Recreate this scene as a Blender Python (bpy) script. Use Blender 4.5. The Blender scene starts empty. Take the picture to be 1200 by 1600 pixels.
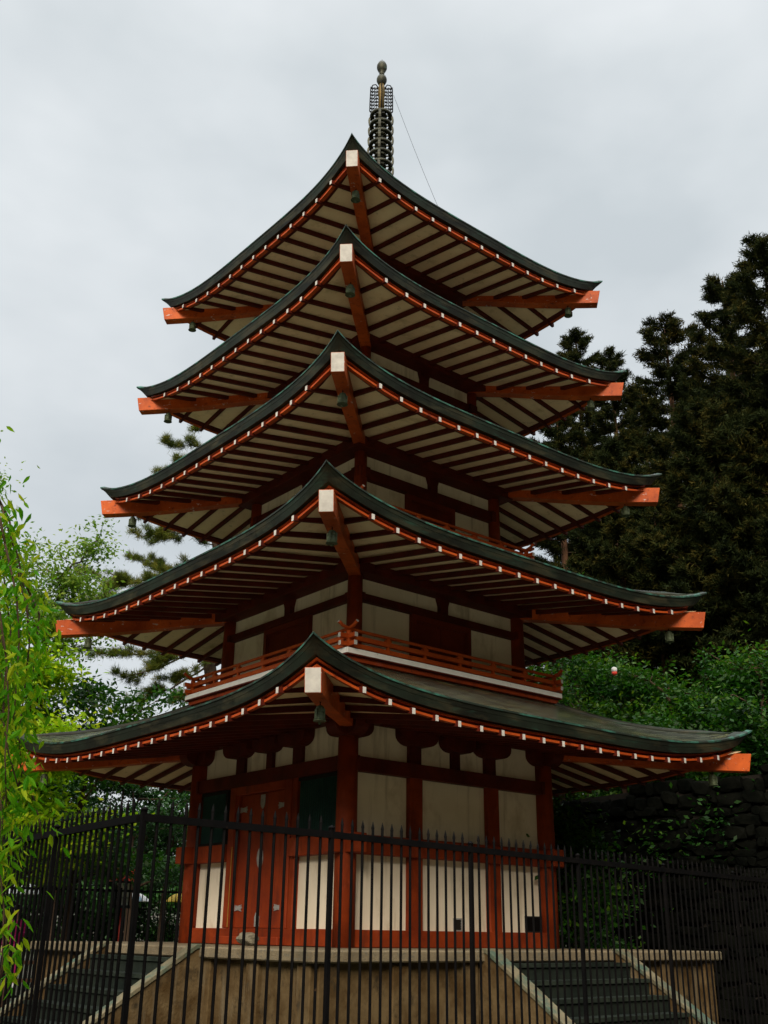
import bpy, bmesh, math, random
import numpy as np
from mathutils import Vector, Matrix
R = math.radians
rng = np.random.default_rng(7)
random.seed(7)
scene = bpy.context.scene
COL = scene.collection

# ------------------------------------------------------------------ camera
CAM = Vector((-11.56988433, -14.3128525, 2.47900826))
YAW, PITCH, ROLL = R(51.049440 - 0.597462), R(22.040136), R(0.812483)
FPX = 1630.29
_f = Vector((math.cos(YAW)*math.cos(PITCH), math.sin(YAW)*math.cos(PITCH), math.sin(PITCH)))
_r = Vector((math.sin(YAW), -math.cos(YAW), 0))
_u = _r.cross(_f)
_r2 = _r*math.cos(ROLL) + _u*math.sin(ROLL)
_u2 = -_r*math.sin(ROLL) + _u*math.cos(ROLL)
cd = bpy.data.cameras.new('camera'); cam = bpy.data.objects.new('camera', cd); COL.objects.link(cam)
cd.sensor_fit = 'HORIZONTAL'; cd.sensor_width = 36; cd.lens = 36*FPX/1200
cd.clip_start = 0.1; cd.clip_end = 3000
cam.matrix_world = Matrix(((_r2.x, _u2.x, -_f.x, CAM.x), (_r2.y, _u2.y, -_f.y, CAM.y), (_r2.z, _u2.z, -_f.z, CAM.z), (0, 0, 0, 1)))
scene.camera = cam
FH = Vector((math.cos(YAW), math.sin(YAW), 0)); RH = _r.copy()

def ray(px, py):
    return _f + _r2*((px-600)/FPX) - _u2*((py-800)/FPX)
def at(px, py, u):
    'world point seen at photo pixel (px,py), u metres ahead of the camera along the ground'
    d = ray(px, py); return CAM + d*(u/d.dot(FH))
def vu(v, u, z=0.0):
    p = CAM + RH*v + FH*u; return Vector((p.x, p.y, z))

# ------------------------------------------------------------------ sky and sun
SKY_STRENGTH = 0.10
SUN_AZ = YAW + R(170); SUN_EL = R(35)      # behind the camera, to its left
w = bpy.data.worlds.new('World'); scene.world = w; w.use_nodes = True
nt = w.node_tree; nt.nodes.clear()
def N(t, nt_=None, **kw):
    n = (nt_ or nt).nodes.new(t)
    for k, v in kw.items(): setattr(n, k, v)
    return n
out = N('ShaderNodeOutputWorld'); bg = N('ShaderNodeBackground'); bg.inputs['Strength'].default_value = SKY_STRENGTH
sky = N('ShaderNodeTexSky', sky_type='NISHITA', sun_disc=False)
sky.sun_elevation = SUN_EL; sky.sun_rotation = math.pi/2 - SUN_AZ
sky.air_density = 1.0; sky.dust_density = 4.0
tc = N('ShaderNodeTexCoord')
mp = N('ShaderNodeMapping'); mp.inputs['Scale'].default_value = (1.0, 1.0, 1.9)
nz = N('ShaderNodeTexNoise'); nz.inputs['Scale'].default_value = 2.1; nz.inputs['Detail'].default_value = 5; nz.inputs['Roughness'].default_value = .48
nt.links.new(tc.outputs['Generated'], mp.inputs['Vector']); nt.links.new(mp.outputs[0], nz.inputs['Vector'])
cr = N('ShaderNodeValToRGB')
cr.color_ramp.elements[0].position = .36; cr.color_ramp.elements[0].color = (1.92, 2.08, 2.14, 1)
cr.color_ramp.elements[1].position = .60; cr.color_ramp.elements[1].color = (2.75, 2.85, 2.89, 1)
nt.links.new(nz.outputs['Fac'], cr.inputs['Fac'])
sx = N('ShaderNodeSeparateXYZ'); nt.links.new(tc.outputs['Generated'], sx.inputs[0])
# overcast sky: brighter towards the zenith
zr = N('ShaderNodeMapRange'); zr.inputs['From Min'].default_value = .765; zr.inputs['From Max'].default_value = .97
zr.inputs['To Min'].default_value = 1.0; zr.inputs['To Max'].default_value = 5.0
nt.links.new(sx.outputs['Z'], zr.inputs['Value'])
hz = N('ShaderNodeMapRange'); hz.inputs['From Min'].default_value = 0.0; hz.inputs['From Max'].default_value = .62
hz.inputs['To Min'].default_value = .74; hz.inputs['To Max'].default_value = 1.0
nt.links.new(sx.outputs['Z'], hz.inputs['Value'])
mm = N('ShaderNodeMath', operation='MULTIPLY'); nt.links.new(zr.outputs[0], mm.inputs[0]); nt.links.new(hz.outputs[0], mm.inputs[1])
vm = N('ShaderNodeVectorMath', operation='SCALE'); nt.links.new(cr.outputs['Color'], vm.inputs[0]); nt.links.new(mm.outputs[0], vm.inputs['Scale'])
mx = N('ShaderNodeMix', data_type='RGBA'); mx.inputs['Factor'].default_value = .94
nt.links.new(sky.outputs[0], mx.inputs['A']); nt.links.new(vm.outputs[0], mx.inputs['B'])
nt.links.new(mx.outputs['Result'], bg.inputs['Color']); nt.links.new(bg.outputs[0], out.inputs[0])

sd = bpy.data.lights.new('sun', 'SUN'); sun = bpy.data.objects.new('sun', sd); COL.objects.link(sun)
sd.energy = 1.15; sd.angle = R(28); sd.color = (1, .88, .70)
sun.rotation_euler = (math.pi/2 - SUN_EL, 0, SUN_AZ + math.pi/2)
scene.view_settings.view_transform = 'Standard'; scene.view_settings.look = 'None'
scene.view_settings.gamma = 1; scene.view_settings.exposure = 1.68
try:
    scene.cycles.max_bounces = 6; scene.cycles.diffuse_bounces = 3; scene.cycles.transparent_max_bounces = 4
    scene.cycles.glossy_bounces = 2; scene.cycles.transmission_bounces = 2
    scene.cycles.sample_clamp_indirect = 3
except Exception: pass

# ------------------------------------------------------------------ materials
def mat(name): 
    m = bpy.data.materials.new(name); m.use_nodes = True
    return m, m.node_tree, m.node_tree.nodes['Principled BSDF']
def noise_mat(name, c1, c2, scale=3, rough=.6, lo=.35, hi=.65, bump=0.0, bscale=30, spots=None, metal=0, detail=6, spec=.16, stretch=(1,1,1), streak=None):
    m, t, b = mat(name); L = t.links.new
    co = N('ShaderNodeTexCoord', t); mpn = N('ShaderNodeMapping', t); mpn.inputs['Scale'].default_value = stretch
    L(co.outputs['Object'], mpn.inputs[0])
    n = N('ShaderNodeTexNoise', t); n.inputs['Scale'].default_value = scale; n.inputs['Detail'].default_value = detail; n.inputs['Roughness'].default_value = .62
    L(mpn.outputs[0], n.inputs['Vector'])
    r = N('ShaderNodeValToRGB', t); r.color_ramp.elements[0].position = lo; r.color_ramp.elements[1].position = hi
    r.color_ramp.elements[0].color = (*c1, 1); r.color_ramp.elements[1].color = (*c2, 1)
    L(n.outputs['Fac'], r.inputs[0]); last = r.outputs[0]
    for sp in ([spots] if spots else []) + ([streak] if streak else []):
        c3, sc, p0, p1 = sp[:4]
        n2 = N('ShaderNodeTexNoise', t); n2.inputs['Scale'].default_value = sc; n2.inputs['Detail'].default_value = 8; n2.inputs['Roughness'].default_value = .65
        mp2 = N('ShaderNodeMapping', t); mp2.inputs['Scale'].default_value = sp[4] if len(sp) > 4 else (1, 1, 1); mp2.inputs['Location'].default_value = (3.7, 1.9, 5.2)
        L(co.outputs['Object'], mp2.inputs[0]); L(mp2.outputs[0], n2.inputs['Vector'])
        r2 = N('ShaderNodeMapRange', t); r2.inputs['From Min'].default_value = p0; r2.inputs['From Max'].default_value = p1
        L(n2.outputs['Fac'], r2.inputs['Value'])
        x = N('ShaderNodeMix', t, data_type='RGBA'); L(r2.outputs[0], x.inputs['Factor']); L(last, x.inputs['A']); x.inputs['B'].default_value = (*c3, 1)
        last = x.outputs['Result']
    L(last, b.inputs['Base Color'])
    b.inputs['Roughness'].default_value = rough; b.inputs['Metallic'].default_value = metal; b.inputs['Specular IOR Level'].default_value = spec
    if bump:
        nb = N('ShaderNodeTexNoise', t); nb.inputs['Scale'].default_value = bscale; nb.inputs['Detail'].default_value = 5
        L(co.outputs['Object'], nb.inputs['Vector'])
        bp = N('ShaderNodeBump', t); bp.inputs['Strength'].default_value = bump; bp.inputs['Distance'].default_value = .02
        L(nb.outputs['Fac'], bp.inputs['Height']); L(bp.outputs[0], b.inputs['Normal'])
    return m

M = {}
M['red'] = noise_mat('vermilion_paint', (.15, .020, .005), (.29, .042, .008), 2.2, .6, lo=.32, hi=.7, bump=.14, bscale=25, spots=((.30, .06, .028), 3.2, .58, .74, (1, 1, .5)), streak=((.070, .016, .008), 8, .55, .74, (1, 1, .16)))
M['red_worn'] = noise_mat('worn_vermilion_paint', (.25, .036, .006), (.55, .100, .014), 1.7, .5, lo=.3, hi=.66, bump=.1, bscale=30, spots=((.50, .43, .40), 7.0, .63, .67, (1, 1, 2.6)), streak=((.13, .02, .010), 11, .55, .72))
M['red_lip'] = noise_mat('orange_vermilion_edge', (.30, .042, .008), (.50, .085, .014), 1.6, .5, streak=((.10, .016, .008), 5, .55, .7))
M['rail'] = noise_mat('orange_rail_paint', (.38, .055, .009), (.52, .090, .014), 2.0, .5, streak=((.16, .028, .010), 6, .58, .74))
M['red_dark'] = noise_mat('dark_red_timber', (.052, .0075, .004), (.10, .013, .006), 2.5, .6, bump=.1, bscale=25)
M['red_door'] = noise_mat('door_vermilion', (.18, .024, .007), (.28, .040, .009), 2, .55, bump=.14, bscale=18, streak=((.09, .022, .014), 7, .54, .74, (1, 1, .12)))
M['white'] = noise_mat('white_end_paint', (.46, .44, .41), (.60, .58, .54), 8, .6, spots=((.25, .23, .2), 22, .68, .73))
M['door_dark'] = noise_mat('maroon_door_paint', (.10, .014, .006), (.165, .023, .008), 2, .55, bump=.12, bscale=18)
M['edge_white'] = noise_mat('white_edge_paint', (.80, .78, .73), (.88, .86, .82), 5, .6, streak=((.5, .46, .4), 9, .62, .75))
M['plaster'] = noise_mat('cream_plaster', (.73, .64, .50), (.83, .74, .60), 1.2, .85, bump=.08, bscale=40, spots=((.50, .40, .27), 1.6, .54, .74, (1, 1, .6)), streak=((.38, .30, .20), 6, .55, .76, (1, 1, .07)))
M['soffit'] = noise_mat('soffit_plaster', (.80, .59, .36), (.87, .69, .45), 1.5, .85, spots=((.52, .38, .20), 2.2, .55, .74), streak=((.42, .31, .17), 7, .6, .76))
M['copper'] = noise_mat('verdigris_copper', (.010, .011, .008), (.018, .026, .018), 1.1, .55, lo=.40, hi=.64, bump=.15, bscale=14, spec=.22, spots=((.052, .047, .027), 2.0, .50, .68, (.6, .6, 2.5)), streak=((.024, .058, .041), 5, .58, .74, (.45, .45, 3)))
M['copper_edge'] = noise_mat('verdigris_edge', (.020, .026, .020), (.042, .14, .105), 4, .5, lo=.46, hi=.62)
M['bronze'] = noise_mat('aged_bronze', (.028, .028, .02), (.065, .066, .046), 6, .5, bump=.1, bscale=40, metal=.3, spots=((.10, .17, .13), 9, .6, .7))
M['gilt'] = noise_mat('worn_gilt_bronze', (.12, .085, .03), (.2, .13, .045), 8, .45, metal=.4)
M['bell'] = noise_mat('bell_verdigris', (.05, .06, .035), (.11, .14, .08), 12, .55, metal=.2, bump=.1, bscale=60)
M['iron'] = noise_mat('black_iron', (.003, .003, .0035), (.006, .005, .005), 8, .7, spec=.06, spots=((.06, .035, .02), 14, .70, .76))
M['dark'] = noise_mat('dark_void', (.012, .010, .008), (.02, .017, .014), 4, .8)
M['slat'] = noise_mat('green_slats', (.010, .040, .034), (.018, .062, .052), 5, .5)
M['fitting'] = noise_mat('pale_metal_fitting', (.30, .29, .28), (.42, .41, .40), 14, .5, metal=.3, spots=((.2, .19, .18), 30, .6, .7))
M['concrete'] = noise_mat('weathered_concrete', (.060, .034, .011), (.125, .085, .040), 2.6, .9, lo=.38, hi=.62, bump=.5, bscale=26, spots=((.030, .022, .012), 4.2, .56, .70, (1, 1, .8)), streak=((.155, .125, .080), 3.4, .56, .70, (1, 1, .10)))
M['cap'] = noise_mat('pebbled_concrete_cap', (.13, .10, .06), (.22, .175, .11), 2.2, .85, bump=.6, bscale=60, spots=((.12, .11, .085), 26, .52, .66), streak=((.10, .09, .06), 1.5, .56, .7))
M['coping'] = noise_mat('pale_coping', (.085, .075, .045), (.19, .16, .10), 3, .8, bump=.25, bscale=30, spots=((.06, .095, .07), 3.5, .46, .62))
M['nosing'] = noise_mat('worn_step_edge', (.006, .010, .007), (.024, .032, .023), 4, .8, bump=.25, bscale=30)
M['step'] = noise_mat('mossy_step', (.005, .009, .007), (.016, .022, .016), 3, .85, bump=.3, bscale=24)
M['rock'] = noise_mat('grey_rock', (.11, .10, .075), (.22, .20, .15), 6, .85, bump=.8, bscale=14)
M['rockwall'] = noise_mat('shade_dark_stone', (.0015, .002, .0016), (.006, .0065, .005), 2.4, .9, spec=.02, bump=.8, bscale=6)  # near-black: the wall's shade is put into the stone colour
M['bark'] = noise_mat('brown_bark', (.030, .020, .014), (.075, .048, .032), 5, .9, bump=.8, bscale=18, stretch=(1, 1, .25))
M['bark_red'] = noise_mat('red_pine_bark', (.045, .024, .014), (.11, .055, .03), 4, .9, bump=.8, bscale=14, stretch=(1, 1, .3))
M['twig'] = noise_mat('dark_twig', (.035, .022, .014), (.07, .045, .026), 9, .85)
M['hill'] = noise_mat('hill_green', (.03, .05, .025), (.06, .09, .045), .08, .95)
M['wood'] = noise_mat('weathered_brown_wood', (.06, .032, .02), (.11, .06, .036), 3, .8, bump=.3, bscale=20)
def plain(name, c, rough=.6, **k): 
    return noise_mat(name, tuple(x*.88 for x in c), tuple(min(1, x*1.1) for x in c), 7, rough, **k)
M['yellow'] = plain('yellow_plastic', (.75, .50, .03), .45)
M['ochre'] = plain('ochre_wood_edge', (.34, .19, .03), .6)
M['paper'] = plain('white_paper', (.84, .83, .80), .7)
M['ink'] = plain('dark_print', (.06, .06, .07), .7)
M['skin'] = plain('skin', (.50, .32, .23), .55)
M['hair'] = plain('black_hair', (.015, .012, .01), .5)
M['navy'] = plain('dark_cloth', (.020, .022, .035), .8)
M['charcoal'] = plain('charcoal_cloth', (.03, .03, .032), .8)
M['pink'] = plain('magenta_cloth', (.45, .02, .16), .75)
M['shoe'] = plain('pale_shoe', (.65, .65, .66), .6)
M['blueprint'] = plain('pale_blue_print', (.35, .50, .62), .6)
M['pinkprint'] = plain('rose_print', (.70, .35, .38), .6)
M['lantern_red'] = plain('lantern_red', (.80, .08, .05), .5)

def ground_mat():
    m, t, b = mat('ground_soil'); L = t.links.new
    co = N('ShaderNodeTexCoord', t)
    n = N('ShaderNodeTexNoise', t); n.inputs['Scale'].default_value = .35; n.inputs['Detail'].default_value = 8
    n2 = N('ShaderNodeTexNoise', t); n2.inputs['Scale'].default_value = 14; n2.inputs['Detail'].default_value = 6
    L(co.outputs['Object'], n.inputs[0]); L(co.outputs['Object'], n2.inputs[0])
    r = N('ShaderNodeValToRGB', t); e = r.color_ramp.elements
    e[0].position = .38; e[0].color = (.035, .06, .022, 1); e[1].position = .6; e[1].color = (.10, .085, .06, 1)
    L(n.outputs[0], r.inputs[0])
    x = N('ShaderNodeMix', t, data_type='RGBA', blend_type='MULTIPLY'); x.inputs['Factor'].default_value = .6
    L(r.outputs[0], x.inputs['A']); L(n2.outputs['Fac'], x.inputs['B']); L(x.outputs['Result'], b.inputs['Base Color'])
    b.inputs['Roughness'].default_value = .95
    bp = N('ShaderNodeBump', t); bp.inputs['Distance'].default_value = .05; L(n2.outputs[0], bp.inputs['Height']); L(bp.outputs[0], b.inputs['Normal'])
    return m
M['ground'] = ground_mat()
M['bounce_gravel'] = noise_mat('pale_bounce_gravel', (.60, .46, .28), (.72, .57, .37), 3, .9, bump=.6, bscale=45)  # pale and warm so the unseen court throws light up at the soffits

def roof_mat():
    m, t, b = mat('copper_shingles'); L = t.links.new
    uv = N('ShaderNodeUVMap', t)
    br = N('ShaderNodeTexBrick', t); br.inputs['Scale'].default_value = 1; br.inputs['Brick Width'].default_value = .42; br.inputs['Row Height'].default_value = .15
    br.inputs['Mortar Size'].default_value = .020; br.inputs['Mortar Smooth'].default_value = .3
    br.inputs['Color1'].default_value = (.028, .034, .024, 1); br.inputs['Color2'].default_value = (.085, .10, .068, 1); br.inputs['Mortar'].default_value = (.010, .012, .010, 1)
    L(uv.outputs[0], br.inputs['Vector'])
    co = N('ShaderNodeTexCoord', t); n = N('ShaderNodeTexNoise', t); n.inputs['Scale'].default_value = 1.2; n.inputs['Detail'].default_value = 6
    L(co.outputs['Object'], n.inputs[0])
    r = N('ShaderNodeMapRange', t); r.inputs['From Min'].default_value = .48; r.inputs['From Max'].default_value = .68; L(n.outputs[0], r.inputs['Value'])
    x = N('ShaderNodeMix', t, data_type='RGBA'); L(r.outputs[0], x.inputs['Factor']); L(br.outputs['Color'], x.inputs['A'])
    x2 = N('ShaderNodeMix', t, data_type='RGBA', blend_type='MULTIPLY'); x2.inputs['Factor'].default_value = 1; L(br.outputs['Color'], x2.inputs['A']); x2.inputs['B'].default_value = (1.5, 1.3, .7, 1)
    L(x2.outputs['Result'], x.inputs['B']); L(x.outputs['Result'], b.inputs['Base Color'])
    b.inputs['Roughness'].default_value = .24; b.inputs['Specular IOR Level'].default_value = .8
    bp = N('ShaderNodeBump', t); bp.inputs['Distance'].default_value = .012; bp.inputs['Strength'].default_value = .8
    L(br.outputs['Fac'], bp.inputs['Height']); bp.invert = True; L(bp.outputs[0], b.inputs['Normal'])
    return m
M['roof'] = roof_mat()

def leaf_mat(name, c1, c2, c3, trans=.35, rough=.5, spec=.25):
    m, t, b = mat(name); L = t.links.new
    a = N('ShaderNodeAttribute', t, attribute_name='tint')
    r = N('ShaderNodeValToRGB', t); e = r.color_ramp.elements
    e[0].position = 0; e[0].color = (*c1, 1); e[1].position = 1; e[1].color = (*c3, 1)
    k = r.color_ramp.elements.new(.5); k.color = (*c2, 1)
    L(a.outputs['Fac'], r.inputs[0]); L(r.outputs[0], b.inputs['Base Color'])
    b.inputs['Roughness'].default_value = rough; b.inputs['Specular IOR Level'].default_value = spec
    tr = N('ShaderNodeBsdfTranslucent', t); L(r.outputs[0], tr.inputs['Color'])
    ms = N('ShaderNodeMixShader', t); ms.inputs[0].default_value = trans
    L(b.outputs[0], ms.inputs[1]); L(tr.outputs[0], ms.inputs[2])
    L(ms.outputs[0], t.nodes['Material Output'].inputs[0])
    return m
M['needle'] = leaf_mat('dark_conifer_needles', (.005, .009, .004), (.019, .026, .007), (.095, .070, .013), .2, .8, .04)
M['pine'] = leaf_mat('pine_needles', (.030, .058, .012), (.095, .125, .018), (.24, .20, .03), .3, .7, .05)
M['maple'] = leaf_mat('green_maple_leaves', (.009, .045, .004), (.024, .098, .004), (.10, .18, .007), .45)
M['maple_y'] = leaf_mat('yellow_green_leaves', (.10, .28, .004), (.30, .52, .008), (.56, .62, .02), .55)
M['deep'] = leaf_mat('deep_green_leaves', (.006, .030, .005), (.014, .060, .007), (.035, .11, .010), .3)
M['birch'] = leaf_mat('light_airy_leaves', (.07, .16, .012), (.14, .26, .02), (.28, .36, .04), .5)
M['cherry'] = leaf_mat('cherry_leaves', (.03, .17, .003), (.10, .29, .004), (.38, .41, .012), .5, .6, .08)

# ------------------------------------------------------------------ mesh helpers
def tag(o, label=None, cat=None, group=None, kind=None):
    if label: o['label'] = label
    if cat: o['category'] = cat
    if group: o['group'] = group
    if kind: o['kind'] = kind
    return o
LOC = {}
def empty(name, loc, rz=0.0):
    o = bpy.data.objects.new(name, None); COL.objects.link(o); o.location = loc; o.rotation_euler = (0, 0, rz); o.empty_display_size = .2
    LOC[o.name] = Matrix.Translation(Vector(loc)) @ Matrix.Rotation(rz, 4, 'Z')
    return o
def link(name, me, parent=None, world=True):
    o = bpy.data.objects.new(name, me); COL.objects.link(o)
    if parent:
        o.parent = parent
        if world and parent.name in LOC: o.matrix_parent_inverse = LOC[parent.name].inverted()
    return o
class MB:
    def __init__(s): s.v = []; s.f = []; s.m = []; s.uv = {}; s.sm = []
    def add(s, vs, fs, m=0, smooth=False):
        b = len(s.v); s.v += [tuple(x) for x in vs]
        for f in fs: s.f.append(tuple(i+b for i in f)); s.m.append(m); s.sm.append(smooth)
    def hexa(s, p, m=0):      # 8 corners: bottom 0-3 ccw, top 4-7
        s.add(p, [(3,2,1,0),(4,5,6,7),(0,1,5,4),(1,2,6,5),(2,3,7,6),(3,0,4,7)], m)
    def box(s, x0, x1, y0, y1, z0, z1, m=0, T=None):
        p = [(x0,y0,z0),(x1,y0,z0),(x1,y1,z0),(x0,y1,z0),(x0,y0,z1),(x1,y0,z1),(x1,y1,z1),(x0,y1,z1)]
        if T: p = [T(*q) for q in p]
        s.hexa(p, m)
    def bar(s, a, b, wd, ht, m=0, up=Vector((0,0,1)), endm=None):
        a, b = Vector(a), Vector(b); d = (b-a).normalized(); sd_ = d.cross(up)
        if sd_.length < 1e-4: sd_ = d.cross(Vector((1,0,0)))
        sd_.normalize(); u_ = sd_.cross(d); i = len(s.f)
        q = lambda c: [c - sd_*wd/2 - u_*ht/2, c + sd_*wd/2 - u_*ht/2, c + sd_*wd/2 + u_*ht/2, c - sd_*wd/2 + u_*ht/2]
        s.add(q(a)+q(b), [(0,1,2,3),(7,6,5,4),(1,0,4,5),(2,1,5,6),(3,2,6,7),(0,3,7,4)], m)
        if endm is not None: s.m[i] = endm
    def tube(s, pts, rad, n=8, m=0, cap=True, smooth=True, capm=None):
        pts = [Vector(p) for p in pts]; k = len(pts)
        rad = rad if hasattr(rad, '__len__') else [rad]*k
        b = len(s.v); prev = None
        for i, p in enumerate(pts):
            d = (pts[min(i+1,k-1)] - pts[max(i-1,0)]).normalized()
            if prev is None:
                a = d.cross(Vector((0,0,1)));
                if a.length < .05: a = d.cross(Vector((1,0,0)))
            else: a = prev - d*prev.dot(d)
            a.normalize(); prev = a; c = d.cross(a)
            for j in range(n):
                t = 2*math.pi*j/n; s.v.append(tuple(p + (a*math.cos(t) + c*math.sin(t))*rad[i]))
        for i in range(k-1):
            for j in range(n):
                s.f.append((b+i*n+j, b+i*n+(j+1)%n, b+(i+1)*n+(j+1)%n, b+(i+1)*n+j)); s.m.append(m); s.sm.append(smooth)
        if cap:
            s.f.append(tuple(b+j for j in range(n))[::-1]); s.m.append(m if capm is None else capm); s.sm.append(False)
            s.f.append(tuple(b+(k-1)*n+j for j in range(n))); s.m.append(m if capm is None else capm); s.sm.append(False)
    def lathe(s, prof, c=(0,0,0), n=20, m=0, smooth=True, closed=False):
        b = len(s.v); k = len(prof)
        for r_, z in prof:
            for j in range(n):
                t = 2*math.pi*j/n; s.v.append((c[0]+r_*math.cos(t), c[1]+r_*math.sin(t), c[2]+z))
        for i in range(k if closed else k-1):
            i2 = (i+1) % k
            for j in range(n):
                s.f.append((b+i*n+j, b+i*n+(j+1)%n, b+i2*n+(j+1)%n, b+i2*n+j)); s.m.append(m); s.sm.append(smooth)
        if not closed:
            if prof[0][0] > 1e-4: s.f.append(tuple(b+j for j in range(n))[::-1]); s.m.append(m); s.sm.append(False)
            if prof[-1][0] > 1e-4: s.f.append(tuple(b+(k-1)*n+j for j in range(n))); s.m.append(m); s.sm.append(False)
    def grid(s, rows, m=0, smooth=True, closed=False, uvs=None):
        b = len(s.v); k = len(rows[0])
        for r_ in rows: s.v += [tuple(p) for p in r_]
        for i in range(len(rows)-1):
            for j in range(k-1):
                ids = [(i,j),(i,j+1),(i+1,j+1),(i+1,j)]
                if uvs: s.uv[len(s.f)] = [uvs[a][c] for a, c in ids]
                s.f.append(tuple(b+a*k+c for a, c in ids)); s.m.append(m); s.sm.append(smooth)
    def prism(s, pts, T, d0, d1, m=0):   # outline of (a,b) pairs extruded between d0 and d1; T(a, d, b) -> world
        n = len(pts); vs = [T(a, d0, b) for a, b in pts] + [T(a, d1, b) for a, b in pts]
        s.add(vs, [tuple(range(n)), tuple(range(2*n-1, n-1, -1))] + [(i, i+n, (i+1) % n + n, (i+1) % n) for i in range(n)], m)
    def build(s, name, mats, parent=None, bevel=0.0, fix=True, world=True):
        me = bpy.data.meshes.new(name); me.from_pydata(s.v, [], s.f)
        me.polygons.foreach_set('material_index', s.m); me.polygons.foreach_set('use_smooth', s.sm)
        if s.uv:
            ul = me.uv_layers.new(name='UVMap')
            for fi, cs in s.uv.items():
                for li, c_ in zip(me.polygons[fi].loop_indices, cs): ul.data[li].uv = c_
        for m_ in (mats if isinstance(mats, (list, tuple)) else [mats]): me.materials.append(M[m_])
        if fix:
            bm = bmesh.new(); bm.from_mesh(me); bmesh.ops.recalc_face_normals(bm, faces=bm.faces)
            if bevel: bmesh.ops.bevel(bm, geom=[e for e in bm.edges if len(e.link_faces) == 2 and e.calc_face_angle(0) > .6], offset=bevel, segments=1, affect='EDGES', clamp_overlap=True)
            bm.to_mesh(me); bm.free()
        me.update()
        return link(name, me, parent, world)

def fast_mesh(name, V, nper, mats, tint=None, parent=None, midx=None):
    'V: (N*nper,3) array of separate faces of nper corners each'
    nf = len(V)//nper; me = bpy.data.meshes.new(name)
    me.vertices.add(len(V)); me.vertices.foreach_set('co', np.ascontiguousarray(V, dtype=np.float32).ravel())
    me.loops.add(len(V)); me.loops.foreach_set('vertex_index', np.arange(len(V), dtype=np.int32))
    me.polygons.add(nf); me.polygons.foreach_set('loop_start', np.arange(nf, dtype=np.int32)*nper)
    try: me.polygons.foreach_set('loop_total', np.full(nf, nper, dtype=np.int32))
    except Exception: pass
    if tint is not None:
        at_ = me.attributes.new('tint', 'FLOAT', 'FACE'); at_.data.foreach_set('value', np.clip(tint, 0, 1).astype(np.float32))
    for m_ in (mats if isinstance(mats, (list, tuple)) else [mats]): me.materials.append(M[m_])
    me.update(calc_edges=True); me.validate()
    return link(name, me, parent)

# ------------------------------------------------------------------ ground
def smooth(a, b, x):
    t = min(1, max(0, (x-a)/(b-a))); return t*t*(3-2*t)
G0 = 0.80
def gz(x, y):
    d = Vector((x, y, 0)) - CAM; v, u = d.dot(RH), d.dot(FH)
    r_ = math.hypot(x, y)
    z = G0 + .7*smooth(20, 30, u)
    right = smooth(8.5, 26, v + .30*(u-18))*smooth(4, 20, u)
    z += 5.5*right + 9*smooth(30, 90, u)*smooth(0, 30, v)
    z += 2.0*smooth(40, 120, u) 
    if r_ < 10: z = G0 + (z-G0)*smooth(7.5, 10, r_)
    z += 22*smooth(150, 420, u)*(.6+.4*math.sin(v*.013+1)) 
    return z
def build_ground():
    xs = sorted(set([round(x, 2) for x in np.concatenate([np.arange(-30, 50, 1.6), np.linspace(-700, -30, 22), np.linspace(50, 700, 22)])]))
    rows = [[(x, y, gz(x, y)) for x in xs] for y in xs]
    mb = MB(); mb.grid(rows)
    tag(mb.build('ground', 'ground', fix=False), kind='structure')
build_ground()
# pale gravel court added unseen behind the camera to bounce light onto the eaves
mb = MB()
ring = []
court = []
for i in range(0, 13):
    v = -16 + 2.0*i; court.append([ (lambda p: (p.x, p.y, gz(p.x, p.y) + .02))(vu(v*3.0, -32 + 2.5*j)) for j in range(0, 13)])
mb.grid(court, smooth=True)
tag(mb.build('bounce_court', 'bounce_gravel', fix=False), kind='structure')

# ------------------------------------------------------------------ pagoda
PZ = 2.30
pagoda = empty('pagoda', (0, 0, PZ))
tag(pagoda, 'five storey vermilion and cream pagoda with green copper roofs on a concrete platform', 'pagoda')
def face(k):
    n = [(0,-1),(-1,0),(0,1),(1,0)][k]; a = [(1,0),(0,-1),(-1,0),(0,1)][k]; dz = .003*(k % 2)
    return lambda s, d, z: (a[0]*s + n[0]*d, a[1]*s + n[1]*d, z + dz)
FACES = [face(k) for k in range(4)]
VIS = (0, 1)
# storey data: body half width, eave tip half width, eave mid z, lift, column radius, roof inner half width
W_ = {1: 2.10, 2: 1.85, 3: 1.60, 4: 1.34, 5: 1.10}
TIP = {1: 4.60, 2: 4.246, 3: 3.83, 4: 3.477, 5: 3.248}
ZE = {1: 5.33, 2: 7.86, 3: 10.235, 4: 12.485, 5: 14.59}
LIFT = {1: .40, 2: .33, 3: .30, 4: .28, 5: .28}
NR = {1: 9, 2: 8, 3: 7, 4: 6, 5: 6}
BAL = {2: 2.38, 3: 2.10, 4: 1.85, 5: 1.60}
BOW = .17; PW = 4.0
def prof_top(t, d):
    return .35*d + .12*d*d if t == 5 else .25*d + .06*d*d
def eave(t, q, d, dz, fade=1.0):
    'point in face coordinates (s, n, z): q in -1..1 along the eave, d inward from the edge, dz above the edge'
    w_ = TIP[t]; L4 = abs(q)**PW
    return (q*(w_ - d), w_ - BOW*(1-L4)*fade - d, ZE[t] + LIFT[t]*L4*fade + dz)
SL = .17; DSOF = -.262
def soffit_z(t, s, n):
    'underside plaster height at face coordinates s, n'
    w_ = TIP[t]; npur = W_[t] + .28
    nm = max(n, abs(s)); q = min(1, abs(s)/max(nm, .1)); g = max(0, min(1, (n - npur)/(w_ - npur)))
    d = w_ - BOW - n
    return ZE[t] + DSOF + SL*max(-.3, d) + LIFT[t]*(q**PW)*g*.95
QS = [math.copysign(1-(1-abs(x))**1.6, x) for x in np.linspace(-1, 1, 41)]
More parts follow.
